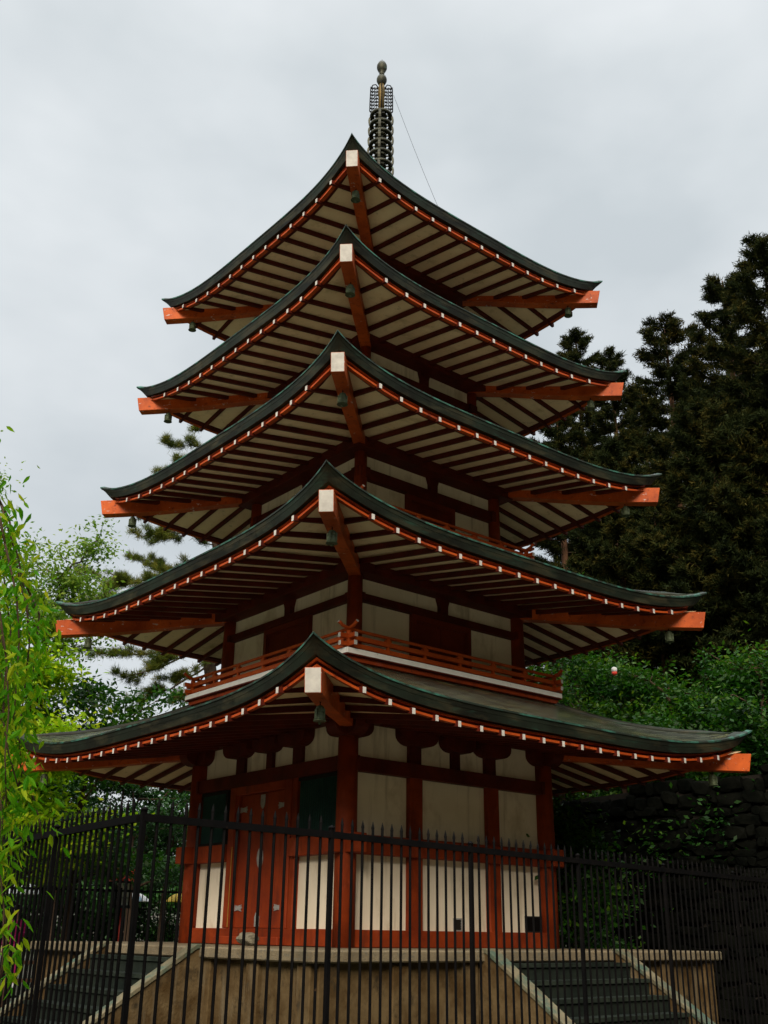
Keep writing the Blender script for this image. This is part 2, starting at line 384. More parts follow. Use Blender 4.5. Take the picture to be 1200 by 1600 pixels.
rafter_rank = []
for t in range(1, 6):
    w_ = TIP[t]; wi = (W_[t+1] + .02) if t < 5 else .22
    rb = MB(); D = w_ - wi
    for k in range(4):
        F = FACES[k]; rows = []; uvs = []
        ds = [0, .04, .10, .2, .35, .55, .8, 1.1, 1.45, 1.8, 2.2, 2.6, 3.0]; ds = [d for d in ds if d < D-.1] + [D]
        for d in ds:
            fade = max(0, 1 - d/(D*.75))**1.7 if d > 0 else 1
            row = []; ur = []
            for q in QS:
                s, n, z = eave(t, q, d, prof_top(t, d), fade); row.append(F(s, n, z)); ur.append((s + k*7.3, d))
            rows.append(row); uvs.append(ur)
        rb.grid(rows, uvs=uvs)
    roof = rb.build('roof', 'roof', pagoda)
    # fascia: thick copper edge, with a thin verdigris drip edge on top
    fb = MB(); eb = MB(); bb = MB(); sb = MB(); db = MB()
    for k in range(4):
        F = FACES[k]
        def strip(mb, sec, m=0, close=True):
            sec = sec + [sec[0]] if close else sec
            mb.grid([[F(*eave(t, q, d + .10*max(0, -dz-.02)/.15*min(1, abs(q))**14, dz + (.035*abs(q)**18 if dz > -.1 else 0))) for q in QS] for d, dz in sec], smooth=False, m=m)
        strip(eb, [(-.012, .012), (-.012, -.014), (.05, -.014), (.05, .020)])
        strip(fb, [(.0, -.0145), (.012, -.075), (.016, -.079), (.040, -.172), (.20, -.172), (.20, -.0145)])
        strip(bb, [(.105, -.186), (.105, -.212), (.18, -.212), (.18, -.186)])
        strip(bb, [(.085, -.258), (.085, -.290), (.16, -.290), (.16, -.258)])
        strip(db, [(.150, -.173), (.150, -.257), (.163, -.258), (.163, -.288), (.24, -.255), (.24, -.173)])
        # soffit plaster between the board and the wall
        rows = []
        npur = W_[t] - .10
        for i in range(9):
            f_ = i/8; row = []
            for q in QS:
                s0, n0, z0 = eave(t, q, .14, DSOF)
                n = n0 + (npur - n0)*f_; s = q*(TIP[t]-.14) if False else s0 + (q*npur - s0)*f_
                row.append(F(s, n, soffit_z(t, s, n)))
            rows.append(row)
        sb.grid(rows, smooth=True)
    for k in range(4):
        F = FACES[k]; nse = int(2*TIP[t]/.46)
        for i in range(1, nse):
            qc = -1 + 2*i/nse + rng.uniform(-.01, .01); hwq = .010/TIP[t]
            sec = [(-.003, -.016), (.009, -.076), (.0125, -.080), (.037, -.171)]
            vs = []
            for q in (qc-hwq, qc+hwq):
                for d, dz in sec: vs.append(F(*eave(t, q, d + .10*max(0, -dz-.02)/.15*min(1, abs(q))**14, dz + (.035*abs(q)**18 if dz > -.1 else 0))))
            fb.add(vs, [(0, 1, 5, 4), (1, 2, 6, 5), (2, 3, 7, 6)])
    eb.build('drip_edge', 'copper_edge', roof); fb.build('fascia', 'copper', roof)
    bb.build('eave_board', 'red_lip', roof); db.build('eave_backing', 'red_dark', roof); sb.build('soffit', 'soffit', roof, fix=False)
    # hip rafters, raked white ends
    rbm = TIP[t] - .045
    for k in range(4):
        sx_, sy_ = [(-1,-1), (1,-1), (-1,1), (1,1)][k]
        dg = Vector((sx_, sy_, 0)).normalized(); sd_ = Vector((-sy_, sx_, 0)).normalized()
        rt = rbm*math.sqrt(2); ri = (W_[t]-.05)*math.sqrt(2)
        zc = {1: 5.215, 2: 7.69, 3: 10.10, 4: 12.345, 5: 14.47}[t]
        hb = MB(); hw = .10; secs = []
        for i in range(9):
            f_ = i/8; r_ = rt + (ri-rt)*f_
            zt = zc + .15 + .085*(rt-r_)*.72 - .05*math.sin(math.pi*min(1, f_*1.4))*.6
            hh = .29
            secs.append((r_, zt, zt-hh))
        vs = []
        for i, (r_, zt, zb) in enumerate(secs):
            rk = .06 if i == 0 else 0
            for (o, z, rr) in ((-hw, zb, r_-rk), (hw, zb, r_-rk), (hw, zt, r_), (-hw, zt, r_)):
                p = dg*rr + sd_*o; vs.append((p.x, p.y, z))
        fs = [(0,1,2,3)]; ms = [1]
        for i in range(8):
            for j in range(4): fs.append((i*4+j, i*4+(j+1)%4, (i+1)*4+(j+1)%4, (i+1)*4+j)); ms.append(0)
        fs.append((32,33,34,35)); ms.append(0)
        hb.add(vs, fs); hb.m = ms
        ho = hb.build('hip_rafter', ['red_worn', 'white'], roof, bevel=.006)
        if k == 3: ho['label'] = 'hip rafter at the far corner'
    # rafters
    rest = MB()
    for k in range(4):
        F = FACES[k]
        offs = [i*.41 for i in range(-NR[t]+1, NR[t])] + [sg*(NR[t]*.41 + (.03 if t in (1, 3) else .06)) for sg in (-1, 1)]
        for s in offs:
            q = s/(w_-.2)
            n0 = w_ - BOW*(1-abs(q)**PW) - .035
            n1 = max(W_[t] + .2, abs(s) + .06)
            if n1 > n0 - .2: continue
            e0 = ZE[t] + LIFT[t]*abs(q)**PW - .300
            z1 = soffit_z(t, s, n1) - .045
            mb = MB() if (k in VIS and t <= 3) else rest
            a, b = Vector((s, n0, e0)), Vector((s, n1, z1))
            hw, hh = .027, .038
            P = [F(s-hw, n0, e0-hh), F(s+hw, n0, e0-hh), F(s+hw, n0, e0+hh), F(s-hw, n0, e0+hh),
                 F(s-hw, n1, z1-hh), F(s+hw, n1, z1-hh), F(s+hw, n1, z1+hh), F(s-hw, n1, z1+hh)]
            i = len(mb.f)
            mb.add(P, [(0,1,2,3),(7,6,5,4),(1,0,4,5),(2,1,5,6),(3,2,6,7),(0,3,7,4)]); mb.m[i] = 1
            if mb is not rest: mb.build('rafter', ['red_dark', 'white'], roof)
    if rest.v:
        o = rest.build('rafter', ['red_dark', 'white'], roof); o['kind'] = 'stuff'
    # hip ridges on the copper
    for k in range(4):
        sx_, sy_ = [(-1,-1), (1,-1), (-1,1), (1,1)][k]; pts = []
        for i in range(14):
            d = .16 + (D-.2)*i/13; fade = max(0, 1 - max(d, 0)/(D*.75))**1.7
            s, n, z = eave(t, 1, max(d, 0), prof_top(t, max(d, 0)), fade); r_ = TIP[t]-d
            pts.append((sx_*r_, sy_*r_, z + .0))
        hb = MB(); hb.tube(pts, [.012, .03] + [.055]*12, 6); hb.build('hip_ridge', 'copper', roof)

# bodies
def xbox(mb, F, s0, s1, n0, n1, z0, z1, m=0): mb.box(s0, s1, n0, n1, z0, z1, m, T=lambda x, y, z: F(x, y, z))
def wall_core(t, z0, z1, inset=.05):
    mb = MB(); h = W_[t]-inset
    mb.box(-h, h, -h, h, z0, z1); return mb.build('plaster_wall', 'plaster', pagoda)
def column(x, y, z0, z1, r_, m='red'):
    mb = MB(); mb.lathe([(r_, z0), (r_*1.0, z0 + (z1-z0)*.5), (r_*.94, z1)], (x, y, 0), 20); return mb.build('column', m, pagoda)
def beam_ring(name, t, z0, z1, proud, m, ext=0.0, depth=.14):
    for k in range(4):
        mb = MB(); w_ = W_[t]
        xbox(mb, FACES[k], -w_-ext, w_+ext, w_-depth, w_+proud, z0, z1)
        mb.build(name, m, pagoda, bevel=.006)
def bracket_poly(hw_t, hw_b, z0, z1, c):
    # boat-shaped bracket arm: flat top, rounded lower corners
    pts = [(c-hw_t, z1), (c+hw_t, z1)]
    for i in range(6):
        a = math.pi/2*i/5; pts.append((c + hw_b + (hw_t-hw_b)*math.cos(a), z1 - (z1-z0)*.35 - (z1-z0)*.65*math.sin(a)))
    for i in range(6):
        a = math.pi/2*(1-i/5); pts.append((c - hw_b - (hw_t-hw_b)*math.cos(a), z1 - (z1-z0)*.35 - (z1-z0)*.65*math.sin(a)))
    return pts

# ground storey
wall_core(1, 2.32, 5.62)
cx1 = [-2.10, -.80, .85, 2.10]
done = set()
for k in range(4):
    F = FACES[k]
    for i, s in enumerate(cx1):
        p = F(s, 2.10, 0); key = (round(p[0], 1), round(p[1], 1))
        if key in done: continue
        if i in (0, 3): done.add(key); column(p[0], p[1], 2.303, 5.36, .155)
        else:
            mb = MB(); wl = .13 if k % 2 == 0 else .06; xbox(mb, F, s-wl, s+wl, 1.98, 2.145, 2.31, 4.90); mb.build('post', 'red', pagoda, bevel=.012)
beam_ring('sill_beam', 1, 2.306, 2.535, .075, 'red', depth=.2)
for k in range(4):
    for (a, b) in (((-2.4, 2.4),) if k % 2 == 0 else ((-2.4, -.965), (.825, 2.4))):
        mb = MB(); xbox(mb, FACES[k], a, b, 1.96, 2.205, 3.535, 3.80); mb.build('waist_beam', 'red', pagoda, bevel=.006)
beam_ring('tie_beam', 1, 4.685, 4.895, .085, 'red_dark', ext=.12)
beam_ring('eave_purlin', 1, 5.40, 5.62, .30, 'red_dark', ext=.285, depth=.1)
for k in range(4):
    F = FACES[k]
    for s in (-2.1, -.80, .06, .83, 2.1):
        mb = MB(); wd = .12 if abs(s) > .1 else .085
        if abs(s) < 2: xbox(mb, F, s-wd, s+wd, 2.0, 2.115, 4.892, 5.25)
        mb.prism(bracket_poly(.36 if abs(s) > .1 else .32, .12, 5.16, 5.402, s), lambda a, d, b: F(a, d, b), 2.0, 2.25)
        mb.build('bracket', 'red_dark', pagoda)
def vent(s0, s1, z0, z1, frame_m, fill_m):
    F = FACES[0]; mb = MB()
    xbox(mb, F, s0, s1, 2.04, 2.075, z0, z1, 1)
    for a in ((s0-.02, s1+.02, z1, z1+.02), (s0-.02, s1+.02, z0-.02, z0), (s0-.02, s0, z0, z1), (s1, s1+.02, z0, z1)):
        xbox(mb, F, a[0], a[1], 2.04, 2.085, a[2], a[3], 0)
    for i in range(4):
        z = z0 + (z1-z0)*(i+.5)/4; xbox(mb, F, s0, s1, 2.075, 2.082, z-.008, z+.008, 1)
    return mb
vent(.03, .15, 2.555, 2.70, 'fitting', 'dark').build('vent_hatch', ['fitting', 'dark'], pagoda)['label'] = 'small grey vent hatch low on the plaster'
vent(1.60, 1.92, 2.56, 2.76, 'dark', 'iron').build('vent_hatch', ['dark', 'iron'], pagoda)['label'] = 'larger black square vent hatch low on the plaster'
# windows on the left face and its opposite
for k in (1, 3):
    F = FACES[k]
    for (s0, s1) in ((-2.0, -1.12), (.85, 1.94)) if k == 1 else ((-1.9, -1.0), (1.0, 1.9)):
        mb = MB(); z0, z1 = 3.80, 4.68
        for a in ((s0, s1, z0, z0+.05), (s0, s1, z1-.05, z1), (s0, s0+.05, z0+.05, z1-.05), (s1-.05, s1, z0+.05, z1-.05)): xbox(mb, F, a[0], a[1], 2.02, 2.12, a[2], a[3])
        xbox(mb, F, s0+.05, s1-.05, 2.03, 2.060, z0+.05, z1-.05)
        wn = mb.build('window', 'dark', pagoda)
        sl = MB(); n_ = 17
        for i in range(n_):
            s = s0+.05 + (s1-s0-.10)*(i+.5)/n_
            c = [(s-.018, 2.075), (s, 2.098), (s+.018, 2.075), (s, 2.0605)]
            sl.add([F(a, b, z0+.05) for a, b in c]+[F(a, b, z1-.05) for a, b in c], [(0,1,5,4),(1,2,6,5),(2,3,7,6),(3,0,4,7),(0,1,2,3),(4,5,6,7)])
        sl.build('slat', 'slat', wn)
# door on each face pair (front left face seen)
for k in (1, 3):
    F = FACES[k]; s0, s1 = -.96, .62
    mb = MB()
    for a in ((s0, s0+.17, 2.536, 4.684), (s1-.17+.17, s1+.17, 2.536, 4.684), (s0+.17, s1, 4.55, 4.684)): xbox(mb, F, a[0], a[1], 1.99, 2.165, a[2], a[3])
    for a in ((s0+.172, s0+.235, 2.536, 4.549), (s1-.065, s1-.002, 2.536, 4.549)): xbox(mb, F, a[0], a[1], 1.99, 2.13, a[2], a[3])
    door = mb.build('door', 'red_door', pagoda, bevel=.008)
    l0, l1 = s0+.235, s1-.065; mid = (l0+l1)/2
    for (a, b) in ((l0, mid-.006), (mid+.006, l1)):
        lb = MB(); xbox(lb, F, a, b, 2.0, 2.085, 2.54, 4.545); lb.build('door_leaf', 'red_door', door, bevel=.006)
    def plate(pts, mname='fitting'):
        pb = MB(); pb.prism(pts, lambda a, d, b: F(a, d, b), 2.0855, 2.098); pb.build('door_fitting', mname, door)
    for zc in (4.32, 2.83):
        for sg, e in ((1, l0), (-1, l1)):
            plate([(e, zc+.045), (e+sg*.08, zc+.03), (e+sg*.19, zc+.05), (e+sg*.175, zc+.025), (e+sg*.20, zc), (e+sg*.175, zc-.025), (e+sg*.19, zc-.05), (e+sg*.08, zc-.03), (e, zc-.045)])
    plate([(mid + .085*math.cos(x), 3.56 + .15*math.sin(x)) for x in np.linspace(0, 2*math.pi, 20, endpoint=False)])
    for zc, sg in ((4.42, 1), (2.66, -1)):
        plate([(mid-.06, zc+.10*sg), (mid+.06, zc+.10*sg), (mid+.06, zc-.04*sg), (mid+.04, zc-.09*sg), (mid, zc-.12*sg), (mid-.04, zc-.09*sg), (mid-.06, zc-.04*sg)])
    yb = MB(); xbox(yb, F, s0+.155, s0+.169, 2.1655, 2.172, 2.55, 3.75); yb.build('trim_strip', 'ochre', door)
    sb_ = MB(); xbox(sb_, F, s0-.02, s1+.17, 2.165, 2.30, 2.304, 2.42); sb_.build('threshold', 'red_door', door, bevel=.01)

# upper storeys
LV = {2: dict(z0=6.30, pt=7.375, b1=7.50, f1=7.77, mid=.04, pw=(.64, .67), cr=.125),
      3: dict(z0=8.68, pt=9.63, b1=9.83, f1=10.10, mid=.05, pw=(.55, .57), cr=.112),
      4: dict(z0=11.0, pt=11.93, b1=12.10, f1=12.39, mid=.08, pw=(.46, .48), cr=.10),
      5: dict(z0=13.2, pt=14.10, b1=14.25, f1=14.50, mid=.05, pw=(.38, .40), cr=.09)}
for t in range(2, 6):
    L_ = LV[t]; w_ = W_[t]; z0 = L_['z0']
    wall_core(t, z0-.3, L_['f1']+.25, .045)
    for sx_ in (-1, 1):
        for sy_ in (-1, 1): column(sx_*w_, sy_*w_, z0-.1, L_['f1']+.08, L_['cr'])
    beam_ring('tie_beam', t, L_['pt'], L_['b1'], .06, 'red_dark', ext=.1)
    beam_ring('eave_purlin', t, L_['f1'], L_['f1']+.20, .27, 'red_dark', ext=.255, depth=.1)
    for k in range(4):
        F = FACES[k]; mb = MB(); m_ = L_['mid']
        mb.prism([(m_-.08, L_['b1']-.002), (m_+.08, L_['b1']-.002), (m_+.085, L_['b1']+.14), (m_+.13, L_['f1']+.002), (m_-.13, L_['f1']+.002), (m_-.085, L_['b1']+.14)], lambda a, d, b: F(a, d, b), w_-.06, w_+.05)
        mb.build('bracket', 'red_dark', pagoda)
        dh = L_['pw'][1]; mb = MB()
        for a in ((-dh, -dh+.09, z0, L_['pt']-.002), (dh-.09, dh, z0, L_['pt']-.002), (-dh+.09, dh-.09, L_['pt']-.10, L_['pt']-.002)): xbox(mb, F, a[0], a[1], w_-.08, w_+.035, a[2], a[3])
        for a in ((-dh+.09, -.005), (.005, dh-.09)): xbox(mb, F, a[0], a[1], w_-.08, w_-.010, z0, L_['pt']-.1, 1)
        for a in ((-dh+.09, -dh+.12, z0, L_['pt']-.10), (dh-.12, dh-.09, z0, L_['pt']-.10), (-dh+.12, dh-.12, L_['pt']-.13, L_['pt']-.10)): xbox(mb, F, a[0], a[1], w_-.009, w_+.01, a[2], a[3], 1)
        mb.build('door', ['door_dark', 'door_dark'], pagoda)
    # balcony
    B = BAL[t]; zf = {2: 6.335, 3: 8.70, 4: 10.93, 5: 13.12}[t]     # underside of the white edge
    fl = MB(); fl.box(-B+.002, B-.002, -B+.002, B-.002, zf-.02, zf+.088); balc = fl.build('balcony', 'red_dark', pagoda)
    for k in range(4):
        F = FACES[k]; mb = MB()
        xbox(mb, F, -B+(.03 if k % 2 else -.0), B-(.03 if k % 2 else -.0), B-.03, B+.0, zf, zf+.085); mb.build('edge_board', 'edge_white', balc, bevel=.004)
        mb = MB(); xbox(mb, F, -B+.10, B-.10, B-.20, B-.085, zf-.20, zf-.10); xbox(mb, F, -B+.05, B-.05, B-.2, B-.045, zf-.10, zf-.021); mb.build('edge_beam', 'red', balc, bevel=.005)
        rl = MB(); e = .13
        for zz, hw, hh, ex in ((zf+.150, .030, .034, e), (zf+.270, .030, .034, e+.01)):
            i = len(rl.f); xbox(rl, F, -B-ex+.05, B+ex-.05, B-.09-hw, B-.09+hw, zz-hh, zz+hh)
            rl.m[i+3] = rl.m[i+5] = 1
        ends = []
        for sg in (-1, 1):
            pass
        pts = [(-B-.16+.05, .09), (-B-.02, .035), (-B+.10, .008), (-B+.3, 0), (0, 0), (B-.3, 0), (B-.10, .008), (B+.02, .035), (B+.16-.05, .09)]
        rl.tube([F(s, B-.09, zf+.385+z) for s, z in pts], .027, 8, capm=1)
        rl.build('railing', ['rail', 'white'], balc)
        n_ = 6 if t < 4 else 4
        for i in range(n_+1):
            s = -B+.09 + (2*B-.18)*i/n_; pb = MB()
            if i in (0, n_):
                if i == 0: pb.lathe([(.042, zf+.089), (.042, zf+.36), (.03, zf+.37)], F(s, B-.09, 0), 10)
                else: continue
            else:
                xbox(pb, F, s-.022, s+.022, B-.112, B-.068, zf+.089, zf+.37)
                xbox(pb, F, s-.05, s+.05, B-.122, B-.058, zf+.301, zf+.345)
            pb.build('baluster', 'rail', balc)
    # side struts seen in the shade: skip

# finial
fin = MB(); fin.box(-.42, .42, -.42, .42, 16.55, 17.15); fin.box(-.47, .47, -.47, .47, 17.15, 17.22); 
finial = fin.build('finial', 'bronze', pagoda, bevel=.01)
mb = MB(); mb.lathe([(.36, 17.22), (.34, 17.32), (.24, 17.44), (.12, 17.5)], n=20); mb.lathe([(.10, 17.5), (.2, 17.56), (.27, 17.62), (.10, 17.64)], n=20); mb.build('inverted_bowl', 'bronze', finial)
mb = MB(); mb.lathe([(.105, 17.5), (.105, 19.56)], n=14); mb.build('pole', 'bronze', finial)
mb = MB(); mb.lathe([(.072, 19.5), (.066, 20.1), (.085, 20.16), (.075, 20.34), (.06, 20.45)], n=14); mb.build('spindle', 'gilt', finial)
for i in range(7):
    z = 19.52 - .2815*i; ro = .250 + .004*i; mb = MB()
    mb.lathe([(ro-.085, z-.016), (ro-.035, z-.022), (ro-.03, z-.036), (ro, z-.038), (ro+.004, z), (ro, z+.020), (ro-.03, z+.024), (ro-.085, z+.016)], n=32, closed=True)
    mb.lathe([(.10, z-.05), (.135, z-.02), (.135, z+.02), (.10, z+.05)], n=16, closed=True)
    for j in range(8): mb.bar((.1*math.cos(j*math.pi/4), .1*math.sin(j*math.pi/4), z), ((ro-.08)*math.cos(j*math.pi/4), (ro-.08)*math.sin(j*math.pi/4), z), .03, .025)
    for j in range(4):
        a = math.pi/4 + j*math.pi/2; c_, s_ = math.cos(a), math.sin(a)
        zz = [-.03, -.07, -.12, -.18, -.235, -.258]; rr = [ro-.015, ro+.006, ro+.016, ro+.012, ro-.002, ro-.02]
        for q in range(5):
            mb.bar((c_*rr[q], s_*rr[q], z+zz[q]), (c_*rr[q+1], s_*rr[q+1], z+zz[q+1]), .055, .04, up=Vector((c_, s_, .01)))
    mb.build('ring', 'bronze', finial)
for j in range(4):
    a = math.pi/4 + j*math.pi/2 + .12; c_, s_ = math.cos(a), math.sin(a); mb = MB()
    P = lambda r_, z: (c_*r_, s_*r_, z)
    zo = -.10 if j == 2 else 0
    mb.tube([P(.07, 20.34+zo), P(.13, 20.44+zo), P(.20, 20.42+zo), P(.245, 20.32+zo), P(.255, 20.0), P(.258, 19.66+zo), P(.2, 19.58+zo), P(.07, 19.55+zo)], .013, 5)
    for i in range(8):
        z = 19.6 + zo*.3 + .098*i; ph = i*.9
        mb.tube([P(.06, z), P(.10, z+.045), P(.14, z+.01*math.sin(ph)), P(.185, z+.05), P(.22, z+.02), P(.255, z+.04)], .011, 4)
        mb.tube([P(.06, z+.07), P(.11, z+.02), P(.16, z+.07), P(.20, z+.0), P(.255, z+.08)], .010, 4)
        for rr in (.105, .155, .205):
            mb.tube([P(rr + .024*math.cos(x), z + .04 + .024*math.sin(x)) for x in np.linspace(0, 2*math.pi, 9)], .008, 4)
    for rr in (.10, .155, .21): mb.tube([P(rr, 19.57+zo), P(rr+.012, 19.9), P(rr, 20.36+zo)], .009, 4)
    mb.build('openwork_plate', 'iron', finial)
mb = MB(); mb.lathe([(.055, 20.43), (.085, 20.47), (.115, 20.54), (.118, 20.60), (.095, 20.67), (.05, 20.71)], n=18); mb.build('jewel', 'bronze', finial)
mb = MB(); mb.lathe([(.05, 20.71), (.062, 20.78), (.045, 20.80), (.085, 20.84), (.116, 20.92), (.116, 21.0), (.085, 21.08), (.03, 21.12), (.008, 21.14), (.006, 21.19), (0, 21.2)], n=18); mb.build('jewel', 'bronze', finial)
mb = MB(); p0 = Vector((.20, -.19, 20.12)); p1 = Vector((1.15, -1.15, ZE[5] + prof_top(5, 3.248-1.15) + .05))
mb.tube([p0 + (p1-p0)*i/6 - Vector((0, 0, .10*math.sin(math.pi*i/6))) for i in range(7)], .0035, 4); mb.build('guy_wire', 'iron', finial)

# wind bells
def make_bell():
    b = MB(); b.lathe([(0, -.04), (.03, -.045), (.062, -.07), (.072, -.12), (.078, -.22), (.092, -.27), (.105, -.285)], n=16)
    b.lathe([(.066, -.10), (.07, -.2), (.097, -.283)], n=16)
    for j in range(4):
        a = j*math.pi/2; b.box(-.012, .012, .07, .092, -.24, -.10, T=lambda x, y, z, a=a: (x*math.cos(a)-y*math.sin(a), x*math.sin(a)+y*math.cos(a), z))
    b.lathe([(.074, -.135), (.082, -.14), (.076, -.15)], n=16, closed=True)
    return b
root = empty('wind_bell', (0, 0, 0)); LOC.pop(root.name, None)
b0 = make_bell().build('bell_body', 'bell', root)
mb = MB(); mb.tube([(0, 0, .0), (0, 0, -.045)], .009, 6); mb.tube([(.02*math.cos(x), 0, .02+.02*math.sin(x)) for x in np.linspace(0, 2*math.pi, 11)], .006, 5, cap=False)
c0 = mb.build('hook', 'iron', root)
mb = MB(); mb.tube([(0, 0, -.05), (0, 0, -.30)], .004, 5); mb.lathe([(0, -.34), (.022, -.325), (.022, -.305), (0, -.295)], n=8); d0 = mb.build('clapper', 'bell', root)
first = True
ORD = {5: 'topmost', 4: 'second', 3: 'middle', 2: 'fourth', 1: 'lowest'}
CN = {(-1,-1): 'front', (-1,1): 'left', (1,-1): 'right'}
for t in (5, 4, 3, 2, 1):
    zc = {1: 5.215, 2: 7.69, 3: 10.10, 4: 12.345, 5: 14.47}[t]
    for (sx_, sy_), nm in CN.items():
        r_ = TIP[t] - .045 - .46
        if first: o = root; first = False
        else:
            o = root.copy(); COL.objects.link(o)
            for ch in (b0, c0, d0):
                c_ = ch.copy(); COL.objects.link(c_); c_.parent = o
        zb = zc + .15 + .085*(TIP[t]-.045-r_)*math.sqrt(2)*.72 - .05*.6*math.sin(math.pi*.25) - .29
        o.location = (sx_*r_, sy_*r_, zb - .01); o.rotation_euler = (0, 0, .3*t); o.scale = (.8, .8, .8)
        what = {5: 'of the topmost roof beside the finial', 4: 'of the second roof from the top', 3: 'of the middle roof', 2: 'of the fourth roof from the top', 1: 'of the lowest and widest roof'}[t]
        tag(o, 'green bronze wind bell under the %s corner %s' % (nm, what), 'wind bell', 'wind bells under the roof corners')

# ------------------------------------------------------------------ platform with stairs
plat = empty('stone_platform', (0, 0, G0))
tag(plat, 'weathered concrete platform with overhanging cap and two stairways under the pagoda', 'platform')
mb = MB(); mb.box(-3.86, 3.86, -3.86, 3.86, G0-.4, 2.165); mb.build('retaining_wall', 'concrete', plat)
for k in VIS:
    F = FACES[k]
    for s in (-3.72, -2.62, -1.45, 1.55, 2.65, 3.72):
        mb = MB(); xbox(mb, F, s-.13, s+.13, 3.70, 3.925, G0-.3, 2.163); mb.build('pilaster', 'concrete', plat, bevel=.01)
mb = MB(); mb.box(-4, 4, -4, 4, 2.166, 2.302); mb.build('cap', 'cap', plat, bevel=.018)
for k in VIS:
    F = FACES[k]
    st = MB(); nstep = 8
    for i in range(nstep):
        zt = 2.155 - .195*i; n0, n1 = 3.98 + .30*i, 3.98 + .30*(i+1)
        xbox(st, F, -1.10 + .02, 1.33 - .02, 3.9 if i == 0 else n0 - .02, n1, G0-.3 if True else 0, zt - .05, 0)
        xbox(st, F, -1.10 + .02, 1.33 - .02, n0 - (.0 if i else .0) + .012, n1 + .02, zt - .049, zt, 1)
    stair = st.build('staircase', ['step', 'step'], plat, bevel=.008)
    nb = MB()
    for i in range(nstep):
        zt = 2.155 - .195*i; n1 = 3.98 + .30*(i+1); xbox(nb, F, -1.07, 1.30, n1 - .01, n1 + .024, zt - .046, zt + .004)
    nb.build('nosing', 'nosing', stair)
    for s0, s1 in ((-1.30, -1.10), (1.33, 1.53)):
        cb = MB(); sl = .63
        pts = [(3.87, G0-.3), (3.87, 2.27), (4.03, 2.27), (4.03+2.2, 2.27-2.2*sl), (4.03+2.2, G0-.3)]
        cb.prism(pts, lambda a, d, b: F(d, a, b), s0+.02, s1-.02); cb.build('cheek_wall', 'concrete', stair)
        pb = MB(); pts = [(3.95, 2.271), (3.95, 2.33), (4.05, 2.33), (4.03+2.22, 2.33-2.2*sl), (4.03+2.22, 2.272-2.2*sl), (4.032, 2.271)]
        pb.prism(pts, lambda a, d, b: F(d, a, b), s0, s1); pb.build('coping', 'coping', stair, bevel=.008)
# stone by the door
def rock(name, c, r_, seed, m='rock', flat=.7):
    bm = bmesh.new(); bmesh.ops.create_icosphere(bm, subdivisions=3, radius=1)
    g = np.random.default_rng(seed); ph = g.uniform(0, 6, 6)
    for v in bm.verts:
        p = v.co; k = 1 + .16*math.sin(3*p.x+ph[0])*math.cos(2.5*p.y+ph[1]) + .10*math.sin(6*p.z+ph[2]+4*p.x) + .05*math.sin(11*p.y+ph[3])
        v.co = Vector((p.x*r_*1.15*k, p.y*r_*.9*k, p.z*r_*flat*k)) + Vector(c)
    me = bpy.data.meshes.new(name); bm.to_mesh(me); bm.free(); me.materials.append(M[m])
    return link(name, me)
tag(rock('stone', (-2.62, -.52, 2.302+.088), .135, 3), 'rounded grey stone set before the vermilion double door', 'stone')

# ------------------------------------------------------------------ iron fences
def iron_fence(name, A, B, label, npanel, zr0, zr1, picks=14, skip=0):
    A, B = Vector((*A, 0)), Vector((*B, 0)); d = (B-A); Ln = d.length; d.normalize()
    o = empty(name, (A.x, A.y, gz(A.x, A.y))); tag(o, label, 'fence', 'black iron fences round the pagoda')
    top = lambda x: zr0 + (zr1-zr0)*x/Ln
    for i in range(skip, npanel+1):
        x = Ln*i/npanel; p = A + d*x; g = gz(p.x, p.y); mb = MB(); h = .0225
        n = Vector((-d.y, d.x, 0))
        mb.bar((p.x, p.y, g-.2), (p.x, p.y, top(x)+.02), .031, .031, up=n)
        mb.lathe([(.026, 0), (.022, .012), (0, .025)], (p.x, p.y, top(x)+.02), 8)
        mb.build('post', 'iron', o)
    for dz in (0, None):
        rb = MB()
        a = A.copy(); b = B.copy()
        if dz is not None: a.z, b.z = top(0)-.024, top(Ln)-.024
        else: a.z, b.z = gz(A.x, A.y)+.22, gz(B.x, B.y)+.22
        rb.bar(a, b, .036, .046); rb.build('rail', 'iron', o)
    for i in range(npanel):
        pb = MB(); x0 = Ln*i/npanel; w_ = Ln/npanel
        for j in range(picks):
            x = x0 + w_*(j+1)/(picks+1); p = A + d*x; g = gz(p.x, p.y); zt = top(x)
            lean = random.uniform(-.003, .003); q = p + d*lean
            pb.tube([(p.x, p.y, g+.08), (q.x, q.y, zt+.045), (q.x, q.y, zt+.055), (q.x, q.y, zt+.105)], [.0105, .0105, .0125, .0015], 6, smooth=False)
        pb.build('picket_panel', 'iron', o)
    return o
K = .75
def fp(x, y): return (CAM.x + (x-CAM.x)*K, CAM.y + (y-CAM.y)*K)
cA = fp(-7.287, -5.998); cB = fp(-5.207, -5.876); cC = fp(-1.748, -5.402); cL = fp(-6.875, -1.703)
zrail = CAM.z + (3.4-CAM.z)*K
dv = Vector((cC[0]-cB[0], cC[1]-cB[1])); dv.normalize()
cR = (cB[0] + dv.x*14.76, cB[1] + dv.y*14.76)
iron_fence('iron_fence', cA, cB, 'short black iron fence panel at the near left corner before the door side', 1, zrail, zrail)
iron_fence('iron_fence', (cB[0]+.002, cB[1]+.001), cR, 'long black spiked iron fence across the right stairway and plaster wall', 9, zrail, zrail, skip=1)
dl = Vector((cL[0]-cA[0], cL[1]-cA[1])); dl.normalize(); cLL = (cA[0]+dl.x*16.4, cA[1]+dl.y*16.4)
iron_fence('iron_fence', (cA[0], cA[1]+.06), cLL, 'black iron fence running back along the left stairway behind the cherry leaves', 10, zrail, zrail+.1, skip=1)
cBK = (cLL[0]+16.4, cLL[1]+.6)
